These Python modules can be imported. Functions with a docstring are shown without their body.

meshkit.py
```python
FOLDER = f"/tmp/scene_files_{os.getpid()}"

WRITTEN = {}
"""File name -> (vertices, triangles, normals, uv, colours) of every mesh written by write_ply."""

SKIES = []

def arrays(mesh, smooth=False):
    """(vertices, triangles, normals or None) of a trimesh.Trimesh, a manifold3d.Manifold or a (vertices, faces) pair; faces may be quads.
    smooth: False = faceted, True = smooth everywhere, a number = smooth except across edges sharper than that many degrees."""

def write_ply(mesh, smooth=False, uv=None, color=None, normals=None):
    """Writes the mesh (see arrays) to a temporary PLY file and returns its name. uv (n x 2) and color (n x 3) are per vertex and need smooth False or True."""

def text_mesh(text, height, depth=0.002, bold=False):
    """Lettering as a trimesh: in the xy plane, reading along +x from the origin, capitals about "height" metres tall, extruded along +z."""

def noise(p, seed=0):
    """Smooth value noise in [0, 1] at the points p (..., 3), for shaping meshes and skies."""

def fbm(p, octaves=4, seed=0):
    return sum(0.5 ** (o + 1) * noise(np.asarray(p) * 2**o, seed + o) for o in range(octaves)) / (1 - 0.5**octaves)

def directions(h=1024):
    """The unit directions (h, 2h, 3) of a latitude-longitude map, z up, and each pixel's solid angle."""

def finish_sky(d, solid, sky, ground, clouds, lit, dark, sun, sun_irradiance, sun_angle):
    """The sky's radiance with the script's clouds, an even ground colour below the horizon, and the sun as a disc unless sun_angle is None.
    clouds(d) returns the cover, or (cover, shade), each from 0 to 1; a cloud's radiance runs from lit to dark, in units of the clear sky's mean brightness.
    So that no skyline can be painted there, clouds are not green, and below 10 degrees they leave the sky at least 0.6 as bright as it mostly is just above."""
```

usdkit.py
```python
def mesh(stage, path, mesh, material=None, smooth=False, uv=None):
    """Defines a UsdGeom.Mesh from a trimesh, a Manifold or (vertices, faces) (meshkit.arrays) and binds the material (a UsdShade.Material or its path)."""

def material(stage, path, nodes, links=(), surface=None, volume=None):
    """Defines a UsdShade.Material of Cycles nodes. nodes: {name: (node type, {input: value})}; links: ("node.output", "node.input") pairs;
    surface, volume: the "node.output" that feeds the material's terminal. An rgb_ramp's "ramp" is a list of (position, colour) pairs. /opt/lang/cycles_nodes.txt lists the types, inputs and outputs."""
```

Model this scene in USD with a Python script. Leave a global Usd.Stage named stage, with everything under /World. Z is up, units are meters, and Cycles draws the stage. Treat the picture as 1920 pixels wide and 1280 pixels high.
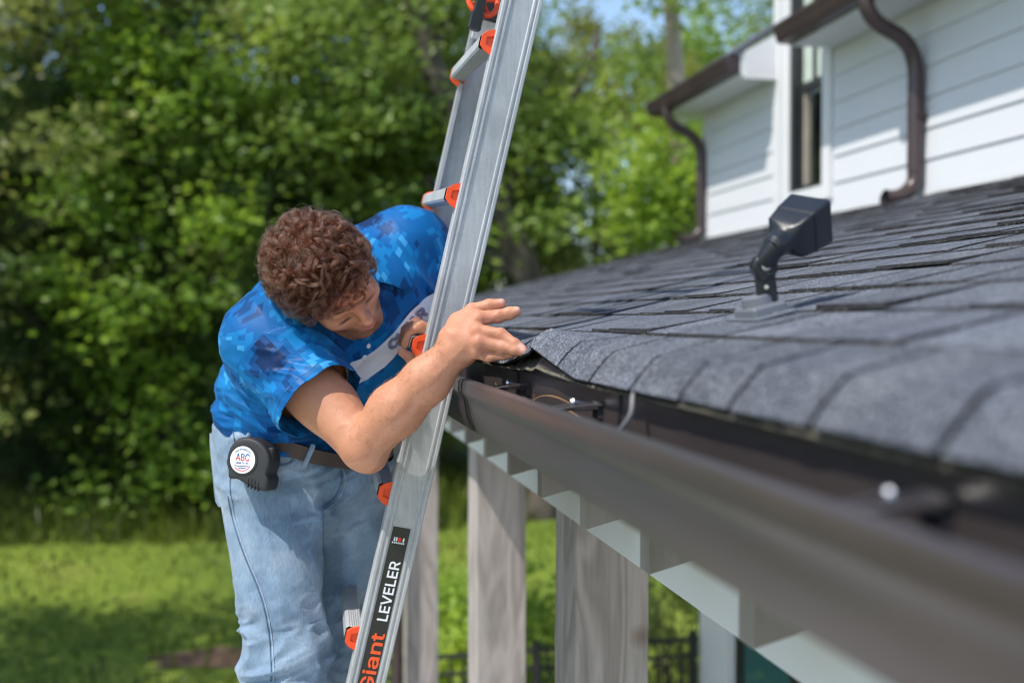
import math, random, numpy as np, trimesh, usdkit, meshkit
from pxr import Usd, UsdGeom, UsdLux, UsdShade, Sdf, Gf, Vt
from trimesh.transformations import rotation_matrix
stage = Usd.Stage.CreateInMemory()
UsdGeom.SetStageUpAxis(stage, 'Z'); UsdGeom.SetStageMetersPerUnit(stage, 1.0)
UsdGeom.Xform.Define(stage, '/World'); UsdGeom.Scope.Define(stage, '/World/Looks')

# ---------------------------------------------------------------- camera, sky, sun, exposure
ZC = 3.70                       # camera height: eye level just above the porch eave
YAW, PITCH, FPX = math.radians(12.4), math.radians(1.227), 1920 * 35 / 36
EXPOSURE = 0.82
SUN = np.array([-1.0, -0.50, 1.70]); SUN /= np.linalg.norm(SUN)      # towards the sun
SUN_I, SKY_S = .80, 0.145
F0 = np.array([math.sin(YAW), math.cos(YAW), 0]); RT = np.array([math.cos(YAW), -math.sin(YAW), 0]); Z3 = np.array([0, 0, 1.0])
FW = F0 * math.cos(PITCH) - Z3 * math.sin(PITCH); UP = F0 * math.sin(PITCH) + Z3 * math.cos(PITCH)
EYE = np.array([0, 0, ZC])
cam = UsdGeom.Camera.Define(stage, '/World/camera')
M4 = np.eye(4); M4[0, :3], M4[1, :3], M4[2, :3], M4[3, :3] = RT, UP, -FW, EYE
cam.AddTransformOp().Set(Gf.Matrix4d(M4.tolist()))
cam.CreateFocalLengthAttr(35.0); cam.CreateHorizontalApertureAttr(36.0); cam.CreateVerticalApertureAttr(24.0)
cam.CreateFStopAttr(1.95); cam.CreateFocusDistanceAttr(1.86); cam.CreateExposureAttr(EXPOSURE)
cam.CreateClippingRangeAttr(Gf.Vec2f(0.05, 2000))
dome = UsdLux.DomeLight.Define(stage, '/World/sky')
dm = usdkit.material(stage, '/World/Looks/sky', {
    's': ('sky_texture', {'sky_type': 'single_scattering', 'sun_disc': False, 'sun_elevation': math.asin(SUN[2]), 'sun_rotation': math.atan2(SUN[0], SUN[1]), 'altitude': 200.0, 'aerosol_density': 1.0}),
    'b': ('background_shader', {'strength': SKY_S})}, [('s.color', 'b.color')], surface='b.background')
UsdShade.MaterialBindingAPI.Apply(dome.GetPrim()).Bind(dm)
sun = UsdLux.DistantLight.Define(stage, '/World/sun')
sun.CreateIntensityAttr(SUN_I); sun.CreateAngleAttr(0.53); sun.CreateNormalizeAttr(True); sun.CreateColorAttr(Gf.Vec3f(1.0, 0.95, 0.87))
zz = SUN; xx = np.cross([0, 0, 1.0], zz); xx /= np.linalg.norm(xx); yy = np.cross(zz, xx)
S4 = np.eye(4); S4[0, :3], S4[1, :3], S4[2, :3] = xx, yy, zz
sun.AddTransformOp().Set(Gf.Matrix4d(S4.tolist()))

# ---------------------------------------------------------------- helpers
def W(px, py, d):
    "the point seen at a pixel of the 1920x1280 photograph, d metres deep (used to survey where things stand)"
    return EYE + d * (FW + (px - 960) / FPX * RT - (py - 640) / FPX * UP)
def project(p):
    q = np.asarray(p, float) - EYE; d = q @ FW
    return np.stack([960 + FPX * (q @ RT) / d, 640 - FPX * (q @ UP) / d, d], -1)
def V(r, u, b):
    "a direction given along the view's right, up and towards-the-eye axes"
    return r * RT + u * UP - b * FW
def nrm(v): v = np.asarray(v, float); return v / np.linalg.norm(v)
rng = np.random.default_rng(7)
_used = {}
def path_for(name, parent=None):
    base = (str(parent.GetPath()) if parent is not None else '/World') + '/' + name
    n = _used.get(base, 0); _used[base] = n + 1
    return base if n == 0 else f'{base}_{n:03d}'
def tag(o, label=None, cat=None, group=None, kind=None):
    o = o.GetPrim() if hasattr(o, 'GetPrim') else o
    for k, v in (('label', label), ('category', cat), ('group', group), ('kind', kind)):
        if v: o.SetCustomDataByKey(k, v)
    return o
def thing(name, label, cat, loc=(0, 0, 0), rotz=0.0, group=None):
    x = UsdGeom.Xform.Define(stage, path_for(name)); x.AddTranslateOp().Set(Gf.Vec3d(*map(float, loc))); x.AddRotateZOp().Set(float(math.degrees(rotz)))
    o = tag(x, label, cat, group); ORG[str(o.GetPath())] = np.asarray(loc, float)
    return o
ORG = {}
def obj(name, mesh, mat, parent=None, smooth=False, uv=None, tint=None, kind=None, label=None):
    if not isinstance(mesh, trimesh.Trimesh):
        v, f, _ = meshkit.arrays(mesh); mesh = trimesh.Trimesh(v, f, process=False)
    top = None
    if parent is not None:
        top = '/'.join(str(parent.GetPath()).split('/')[:3])
    if top in ORG and np.any(ORG[top]):
        mesh = mesh.copy(); mesh.vertices = mesh.vertices - ORG[top]
    m = usdkit.mesh(stage, path_for(name, parent), mesh, mat, smooth=smooth, uv=uv)
    if tint is not None:
        UsdGeom.PrimvarsAPI(m).CreatePrimvar('tint', Sdf.ValueTypeNames.Color3fArray, 'vertex').Set(Vt.Vec3fArray.FromNumpy(np.asarray(tint, np.float32)))
    tag(m, label=label, kind=kind)
    return m.GetPrim()
def dup(root, loc, rotz, label, group=None, name=None, scale=None):
    was = root.GetCustomData()
    x = UsdGeom.Xform.Define(stage, path_for(name or root.GetName()))
    x.AddTranslateOp().Set(Gf.Vec3d(*map(float, loc))); x.AddRotateZOp().Set(float(math.degrees(rotz)))
    if scale is not None:
        x.AddScaleOp().Set(Gf.Vec3f(*map(float, scale)))
    r = tag(x, label, was.get('category'), group or was.get('group'))
    r.GetReferences().AddInternalReference(root.GetPath()); r.SetInstanceable(True)
    return r
T = trimesh.Trimesh
cat = trimesh.util.concatenate
def box(lo, hi, bev=0.0):
    lo, hi = np.minimum(lo, hi).astype(float), np.maximum(lo, hi).astype(float)
    if bev <= 0:
        b = trimesh.creation.box(hi - lo); b.apply_translation((lo + hi) / 2); return b
    pts = []
    for s in np.ndindex(2, 2, 2):
        c = np.where(np.array(s) == 0, lo, hi); inn = np.where(np.array(s) == 0, 1, -1) * bev
        for k in range(3):
            p = c + inn; p[k] = c[k]; pts.append(p)
    return trimesh.convex.convex_hull(np.array(pts))
def obox(c, ax, half, bev=0.0):
    "oriented box: centre, 3 axes as rows, half sizes"
    b = box(-np.array(half), np.array(half), bev); b.vertices = b.vertices @ np.array(ax) + c
    if np.linalg.det(np.array(ax)) < 0: b.invert()
    return b
def prism_y(poly, y0, y1):
    "polygon in (x, z) extruded from y0 to y1"
    from shapely.geometry import Polygon
    m = trimesh.creation.extrude_polygon(Polygon(poly), abs(y1 - y0), engine='earcut')
    v = m.vertices.copy(); m.vertices = np.stack([v[:, 0], min(y0, y1) + v[:, 2], v[:, 1]], 1); m.invert(); m.fix_normals()
    return m
def tube(pts, rad, n=10, closed_ends=True):
    pts = np.asarray(pts, float); rad = np.broadcast_to(np.asarray(rad, float), len(pts))
    tg = np.gradient(pts, axis=0); tg /= np.maximum(np.linalg.norm(tg, axis=1, keepdims=True), 1e-12)
    ref = np.array([0, 0, 1.0]) if abs(tg[0][2]) < .9 else np.array([1.0, 0, 0])
    vs = []; nrmv = nrm(np.cross(tg[0], ref))
    for p, t, r in zip(pts, tg, rad):
        nrmv = nrmv - t * (nrmv @ t); nrmv = nrm(nrmv); b = np.cross(t, nrmv)
        a = np.linspace(0, 2 * np.pi, n, endpoint=False)
        vs.append(p + r * (np.cos(a)[:, None] * nrmv + np.sin(a)[:, None] * b))
    v = np.vstack(vs); f = []
    for i in range(len(pts) - 1):
        for k in range(n):
            a, b_, c, d = i * n + k, i * n + (k + 1) % n, (i + 1) * n + (k + 1) % n, (i + 1) * n + k
            f += [[a, b_, c], [a, c, d]]
    if closed_ends:
        v = np.vstack([v, pts[0], pts[-1]]); e = (len(pts) - 1) * n
        for k in range(n):
            f += [[len(v) - 2, (k + 1) % n, k], [len(v) - 1, e + k, e + (k + 1) % n]]
    return T(v, np.array(f), process=False)
def spline(pts, n):
    from scipy.interpolate import CubicSpline
    pts = np.asarray(pts, float); s = np.concatenate([[0], np.cumsum(np.linalg.norm(np.diff(pts, axis=0), axis=1))])
    return CubicSpline(s, pts)(np.linspace(0, s[-1], n))
def sheet(grid, thick=None):
    "a grid (n, m, 3) of points as a surface"
    n, m = grid.shape[:2]; i = np.arange(n * m).reshape(n, m)
    q = np.stack([i[:-1, :-1], i[1:, :-1], i[1:, 1:], i[:-1, 1:]], -1).reshape(-1, 4)
    return T(grid.reshape(-1, 3), np.vstack([q[:, [0, 1, 2]], q[:, [0, 2, 3]]]), process=False)
def hull(pts): return trimesh.convex.convex_hull(np.asarray(pts))

# ---------------------------------------------------------------- materials
def L(n): return '/World/Looks/' + n
def mat(name, color, rough=.6, var=.15, scale=6.0, metal=0.0, bump=0.0, bscale=60.0, spec=.5, color2=None, detail=4.0, stretch=None, bdist=.002, coat=0.0, bev=0.0):
    "principled with noise-varied colour and fine bump, in object space"
    color = np.array(color, float); c2 = np.array(color2 if color2 is not None else color * (1 + var)); c1 = color * (1 - var) if color2 is None else color
    nodes = {'tc': ('texture_coordinate', {}), 'mp': ('mapping', {'scale': stretch or (1, 1, 1)}), 'n': ('noise_texture', {'scale': scale, 'detail': detail, 'roughness': .6}),
             'r': ('rgb_ramp', {'ramp': [(.3, tuple(c1)), (.7, tuple(c2))]}),
             'p': ('principled_bsdf', {'roughness': rough, 'metallic': metal, 'specular_ior_level': spec, 'coat_weight': coat})}
    links = [('tc.object', 'mp.vector'), ('mp.vector', 'n.vector'), ('n.fac', 'r.fac'), ('r.color', 'p.base_color')]
    if bump:
        nodes['bn'] = ('noise_texture', {'scale': bscale, 'detail': 3.0}); nodes['b'] = ('bump', {'strength': bump, 'distance': bdist})
        links += [('mp.vector', 'bn.vector'), ('bn.fac', 'b.height'), ('b.normal', 'p.normal')]
        if bev:
            nodes['bv'] = ('bevel', {'radius': bev}); links.append(('bv.bevel', 'b.normal'))
    elif bev:
        nodes['bv'] = ('bevel', {'radius': bev}); links.append(('bv.bevel', 'p.normal'))
    return usdkit.material(stage, L(name), nodes, links, surface='p.BSDF')
mat('white_paint', (.57, .585, .605), .55, .03, 3, bump=.15, bscale=40, stretch=(1, .15, 1))
mat('white_trim', (.62, .625, .63), .5, .03, 3)
mat('soffit_white', (.70, .72, .72), .6, .04, 2)
mat('bronze_metal', (.050, .041, .039), .33, .25, 5, bump=.15, bscale=30, color2=(.084, .068, .064), metal=.35, stretch=(1, .3, 1))
mat('downspout_brown', (.034, .022, .022), .34, .2, 6, color2=(.052, .034, .033))
mat('fascia_dark', (.042, .037, .039), .6, .3, 5)
mat('grey_wood', (.17, .15, .13), .8, .2, 9, color2=(.30, .275, .25), stretch=(1.2, 1.2, .12), bump=.5, bscale=40, detail=6)
mat('black_iron', (.012, .012, .013), .45, .2)
mat('window_black', (.015, .016, .017), .4, .2)
mat('window_tan', (.36, .31, .25), .6, .1)
mat('trunk_bark', (.045, .036, .028), .95, .3, 6, color2=(.12, .10, .08), stretch=(1, 1, .2), bump=.8, bscale=14, bdist=.02)
mat('trunk_pale', (.22, .18, .145), .95, .3, 6, color2=(.36, .30, .25), stretch=(1, 1, .2), bump=.8, bscale=14, bdist=.02)
mat('steel', (.55, .55, .56), .3, .1, metal=1.0)
mat('black_plastic', (.011, .0115, .0125), .38, .2, 20, bump=.2, bscale=400, bdist=.0004)
mat('black_rubber', (.018, .018, .02), .6, .2, 20, bump=.3, bscale=300, bdist=.0004)
mat('lamp_black', (.010, .012, .016), .33, .25, 20, bev=.002)
mat('orange_plastic', (.82, .075, .012), .42, .06, 12, bev=.0015)
mat('cable_grey', (.13, .13, .135), .5, .15)
mat('lint', (.30, .27, .2), .9, .3, 40)
mat('moss_edge', (.045, .042, .036), .95, .3, 60, color2=(.15, .135, .095), detail=6)
mat('needle', (.22, .12, .05), .8, .3, 30)
# window glass: mostly see-through, mirrors at a slant
usdkit.material(stage, L('glass'), {'t': ('transparent_bsdf', {'color': (.92, .96, .94)}), 'g': ('glossy_bsdf', {'roughness': .02, 'color': (.9, .95, .95)}), 'f': ('layer_weight', {'blend': .5}), 'pw': ('math', {'math_type': 'power', 'value2': 4.0}), 'ma': ('math', {'math_type': 'multiply_add', 'value2': .75, 'value3': .05}), 'm': ('mix_closure', {})},
                [('f.facing', 'pw.value1'), ('pw.value', 'ma.value1'), ('ma.value', 'm.fac'), ('t.BSDF', 'm.closure1'), ('g.BSDF', 'm.closure2')], surface='m.closure')
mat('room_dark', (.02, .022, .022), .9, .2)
mat('curtain', (.62, .66, .60), .9, .06, 12)
# brushed, used aluminium of the ladder
usdkit.material(stage, L('aluminium'), {
    'tc': ('texture_coordinate', {}), 'mp': ('mapping', {'scale': (160, 160, 2.2)}), 'n': ('noise_texture', {'scale': 1.0, 'detail': 3.0}),
    'n2': ('noise_texture', {'scale': 7.0, 'detail': 6.0, 'roughness': .65}), 'sc': ('noise_texture', {'scale': 26.0, 'detail': 2.0, 'distortion': 2.5}),
    'r': ('rgb_ramp', {'ramp': [(.25, (.41, .42, .435)), (.75, (.52, .53, .545))]}), 'r2': ('rgb_ramp', {'ramp': [(.30, (.70, .70, .69)), (.62, (1, 1, 1))]}),
    'r3': ('rgb_ramp', {'ramp': [(.0, (1, 1, 1)), (.485, (1, 1, 1)), (.4985, (.45, .44, .42)), (.512, (1, 1, 1))]}),
    'm': ('mix_color', {'blend_type': 'multiply', 'fac': .8}), 'm3': ('mix_color', {'blend_type': 'multiply', 'fac': .30}),
    'rr': ('map_range', {'from_min': .3, 'from_max': .7, 'to_min': .46, 'to_max': .60}),
    'b': ('bump', {'strength': .12, 'distance': .0006}), 'p': ('principled_bsdf', {'metallic': .35, 'specular_ior_level': .4})},
    [('tc.object', 'mp.vector'), ('mp.vector', 'n.vector'), ('tc.object', 'n2.vector'), ('tc.object', 'sc.vector'), ('n.fac', 'r.fac'), ('n2.fac', 'r2.fac'), ('sc.fac', 'r3.fac'),
     ('r.color', 'm.a'), ('r2.color', 'm.b'), ('m.result', 'm3.a'), ('r3.color', 'm3.b'), ('m3.result', 'p.base_color'), ('n2.fac', 'rr.value'), ('rr.result', 'p.roughness'), ('n.fac', 'b.height'), ('b.normal', 'p.normal')], surface='p.BSDF')
# asphalt shingle: mineral granules, each shingle a little different
def shingle_mat(name, tone):
    usdkit.material(stage, L(name), {
        'g': ('geometry', {}), 'v': ('voronoi_texture', {'scale': 500.0}), 'n': ('noise_texture', {'scale': 18.0, 'detail': 5.0, 'roughness': .65}), 'n3': ('noise_texture', {'scale': 4.0, 'detail': 3.0}),
        'r': ('rgb_ramp', {'ramp': [(0, tuple(np.array((.018, .022, .030)) * tone)), (.45, tuple(np.array((.082, .093, .115)) * tone)), (.78, tuple(np.array((.165, .182, .215)) * tone)), (1, tuple(np.array((.36, .38, .42)) * tone))]}),
        'sep': ('separate_color', {}), 'r2': ('rgb_ramp', {'ramp': [(.3, (.66, .66, .68)), (.7, (1.18, 1.18, 1.16))]}), 'r4': ('rgb_ramp', {'ramp': [(.35, (.85, .86, .9)), (.7, (1.1, 1.08, 1.04))]}),
        'm': ('mix_color', {'blend_type': 'multiply', 'fac': 1.0, 'use_clamp_result': False}), 'm2': ('mix_color', {'blend_type': 'multiply', 'fac': 1.0}), 'b': ('bump', {'strength': 1.0, 'distance': .0015}),
        'a': ('attribute', {'attribute': 'tint'}), 'm3': ('mix_color', {'blend_type': 'multiply', 'fac': 1.0}), 'p': ('principled_bsdf', {'roughness': .82, 'specular_ior_level': .35})},
        [('m2.result', 'm3.a'), ('a.color', 'm3.b'), ('m3.result', 'p.base_color'), ('g.position', 'v.vector'), ('g.position', 'n.vector'), ('g.position', 'n3.vector'), ('v.color', 'sep.color'), ('sep.r', 'r.fac'), ('n.fac', 'r2.fac'), ('n3.fac', 'r4.fac'), ('r.color', 'm.a'), ('r2.color', 'm.b'),
         ('m.result', 'm2.a'), ('r4.color', 'm2.b'), ('sep.g', 'b.height'), ('b.normal', 'p.normal')], surface='p.BSDF')
for i, t in enumerate((.72, .86, 1.0)): shingle_mat(f'shingle_{"abc"[i]}', t)
SH = [L('shingle_a'), L('shingle_b'), L('shingle_c')]
# leaves: several greens, light passes through them
def leaf_mat(name, c, tr=.45):
    "leaves: each its own green, whole sprays paler or deeper, one tree a little unlike the next"
    c = np.array(c)
    usdkit.material(stage, L(name), {
        'g': ('geometry', {}), 'r': ('rgb_ramp', {'ramp': [(0, tuple(c * .6)), (.5, tuple(c)), (1, tuple(c * np.array((1.5, 1.35, 1.15))))]}),
        'n': ('noise_texture', {'scale': .62, 'detail': 3.0, 'roughness': .55}), 'r2': ('rgb_ramp', {'ramp': [(.34, (.62, .70, .66)), (.52, (1, 1, 1)), (.70, (1.55, 1.40, 1.15))]}), 'm2': ('mix_color', {'blend_type': 'multiply', 'fac': 1.0, 'use_clamp': False}),
        'o': ('object_info', {}), 'r3': ('rgb_ramp', {'ramp': [(0, (.80, .88, .85)), (1, (1.18, 1.08, 1.0))]}), 'm3': ('mix_color', {'blend_type': 'multiply', 'fac': 1.0, 'use_clamp': False}),
        'd': ('principled_bsdf', {'roughness': .45, 'specular_ior_level': .45}), 't': ('translucent_bsdf', {}), 'm': ('mix_closure', {'fac': tr})},
        [('g.random_per_island', 'r.fac'), ('g.position', 'n.vector'), ('n.fac', 'r2.fac'), ('o.random', 'r3.fac'), ('r.color', 'm2.a'), ('r2.color', 'm2.b'), ('m2.result', 'm3.a'), ('r3.color', 'm3.b'), ('m3.result', 'd.base_color'), ('m3.result', 't.color'), ('d.BSDF', 'm.closure1'), ('t.BSDF', 'm.closure2')], surface='m.closure')
leaf_mat('leaf_olive', (.56, .59, .16)); leaf_mat('leaf_mid', (.37, .51, .090)); leaf_mat('leaf_dark', (.075, .150, .036)); leaf_mat('leaf_bright', (.38, .58, .066), .5)
usdkit.material(stage, L('grass'), {
    'g': ('geometry', {}), 'n': ('noise_texture', {'scale': .35, 'detail': 5.0, 'roughness': .6}), 'n2': ('noise_texture', {'scale': 9.0, 'detail': 5.0}),
    'r': ('rgb_ramp', {'ramp': [(.3, (.075, .120, .017)), (.55, (.140, .195, .025)), (.75, (.22, .23, .052))]}), 'r2': ('rgb_ramp', {'ramp': [(.3, (.6, .6, .6)), (.7, (1.25, 1.25, 1.2))]}),
    'm': ('mix_color', {'blend_type': 'multiply', 'fac': 1.0}), 'p': ('principled_bsdf', {'roughness': .85, 'specular_ior_level': .2}), 'b': ('bump', {'strength': 1.0, 'distance': .05})},
    [('g.position', 'n.vector'), ('g.position', 'n2.vector'), ('n.fac', 'r.fac'), ('n2.fac', 'r2.fac'), ('r.color', 'm.a'), ('r2.color', 'm.b'), ('m.result', 'p.base_color'), ('n2.fac', 'b.height'), ('b.normal', 'p.normal')], surface='p.BSDF')
leaf_mat('blade', (.16, .215, .03), .4)
mat('soil', (.10, .055, .03), .95, .3, 5, color2=(.17, .10, .06), bump=.8, bscale=12, bdist=.02)
mat('concrete', (.36, .345, .325), .9, .12, 1.5, color2=(.45, .435, .41), bump=.3, bscale=60)
# ---------------------------------------------------------------- ground
gx = np.concatenate([[-150, -90, -60], np.linspace(-40, 40, 81), [60, 90, 150]]); gy = np.concatenate([[-80, -40, -15], np.linspace(-5, 45, 51), [60, 90, 150, 260]])
GX, GY = np.meshgrid(gx, gy, indexing='ij')
def ground_z(x, y):
    q = np.stack([np.asarray(x) * .16, np.asarray(y) * .16, np.zeros_like(np.asarray(x, float))], -1)
    return (meshkit.fbm(q, 3, 3) - .5) * .8 * np.clip((np.asarray(y) - 7) / 6, 0, 1) + .35 * np.clip((np.asarray(y) - 14) / 5, 0, 1) ** 2
lawn = obj('lawn', sheet(np.stack([GX, GY, ground_z(GX, GY)], -1)), L('grass'), smooth=True); tag(lawn, kind='structure')
# longer grass standing in tufts along the wood's edge and over the lawn
def blades(n, seed, xr, yr, hmin, hmax):
    r = np.random.default_rng(seed); x, y = r.uniform(*xr, n), r.uniform(*yr, n); z = ground_z(x, y)
    h = r.uniform(hmin, hmax, n) * (.4 + 1.2 * meshkit.noise(np.stack([x * .5, y * .5, x * 0], -1), 9)); a = r.uniform(0, 2 * np.pi, n); w = r.uniform(.012, .03, n); ln = r.uniform(.1, .6, n) * h; b = r.uniform(0, 2 * np.pi, n)
    o = np.stack([np.cos(a) * w, np.sin(a) * w, a * 0], 1); p = np.stack([x, y, z - .01], 1)
    tip = p + np.stack([np.cos(b) * ln, np.sin(b) * ln, h], 1); mid = (p + tip) / 2 + np.stack([-np.cos(b) * ln * .2, -np.sin(b) * ln * .2, h * .12], 1)
    v = np.stack([p - o, p + o, mid + o * .7, mid - o * .7, tip], 1).reshape(-1, 3); k = np.arange(n)[:, None] * 5
    return T(v, np.vstack([k + [0, 1, 2], k + [0, 2, 3], k + [3, 2, 4]]), process=False)
tag(obj('grass_tufts', cat([blades(12000, 1, (-10, 16), (9, 22), .05, .16), blades(14000, 2, (-12, 14), (17.0, 22), .15, .6)]), L('blade')), 'uneven yellow green grass growing on the lawn', 'grass', kind='stuff')
sp = W(385, 1212, 11.2); a = np.linspace(0, 2 * np.pi, 30, endpoint=False)
rr = 1 + .35 * np.sin(3 * a + 1) * np.cos(2 * a)
rings = [np.stack([sp[0] + s * .70 * rr * np.cos(a), sp[1] + s * .30 * rr * np.sin(a), ground_z(sp[0] + s * .9 * rr * np.cos(a), sp[1] + s * .6 * rr * np.sin(a)) + .012 + .03 * (1 - s)], 1) for s in (.02, .5, 1)]
soil = obj('bare_earth', sheet(np.stack([np.vstack([q, q[:1]]) for q in rings])), L('soil'), smooth=True); tag(soil, kind='structure')

# paved terrace under and beside the porch, below the picture
tag(obj('terrace', cat([box((-4.5 + 1.2 * i, -7 + 1.2 * j, -.05), (-3.31 + 1.2 * i, -5.81 + 1.2 * j, .035)) for i in range(7) for j in range(12)]), L('concrete')), kind='structure')

# ---------------------------------------------------------------- house
PITCH_R = .25; XK, ZK = .448, ZC - .0486; XE, ZE = .410, ZC - .0915; XWALL = 3.32; YEND = 7.70; YNEAR = -.6
def roof_z(x): return ZK + PITCH_R * (x - XK)
YC = 1.705
def lift(y): 
    y = np.asarray(y, float)
    return np.where(y < YC, .044, .031) * np.clip(1 - np.abs(y - YC) / np.where(y < YC, .29, .25), 0, 1) ** 1.1
house = thing('house', 'white clapboard house with a grey shingled porch roof and dark bronze gutters', 'house')
deck_poly = [(XK + .015, roof_z(XK + .015) - .016), (XWALL + .3, roof_z(XWALL + .3) - .016), (XWALL + .3, roof_z(XWALL + .3) - .05), (XK + .015, roof_z(XK + .015) - .05)]
roof = obj('porch_roof', prism_y(deck_poly, YNEAR, YEND - .02), L('fascia_dark'), house)
# shingles: courses from the eave up; every tab a piece of its own
courses = [XE, .533]
while courses[-1] < XWALL - .02: courses.append(courses[-1] + .140)
tabs = []
r = np.random.default_rng(21)
def wob(y, k): return .0055 * (meshkit.noise(np.stack([np.asarray(y) * 9, np.full_like(np.asarray(y, float), k * 7.3), np.zeros_like(np.asarray(y, float))], -1), 5) - .5) + .006 * (meshkit.noise(np.stack([np.asarray(y) * 2.2, np.full_like(np.asarray(y, float), k * 3.1), np.zeros_like(np.asarray(y, float))], -1), 6) - .5)
EAVE_J = [.648, .812, .963, 1.087, 1.243, 1.414, 1.575]
for k in range(len(courses) - 1):
    y = YNEAR + r.uniform(0, .15); js = [YNEAR]
    while y < YEND: js.append(y); y += r.choice([.095, .115, .14, .165, .19]) * r.uniform(.92, 1.08)
    if k == 0:
        js = [YNEAR, -.42, -.26, -.09, .08, .25, .42] + [(d - .2147 * .415) / .9767 for d in EAVE_J] + [1.705, 1.86]
        y = 2.02
        while y < YEND: js.append(y); y += r.uniform(.14, .19)
    js.append(YEND)
    for j in range(len(js) - 1): tabs.append((k, js[j] + (.0042 if k == 0 else .0038), js[j + 1] - (.0042 if k == 0 else .0038)))
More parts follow.
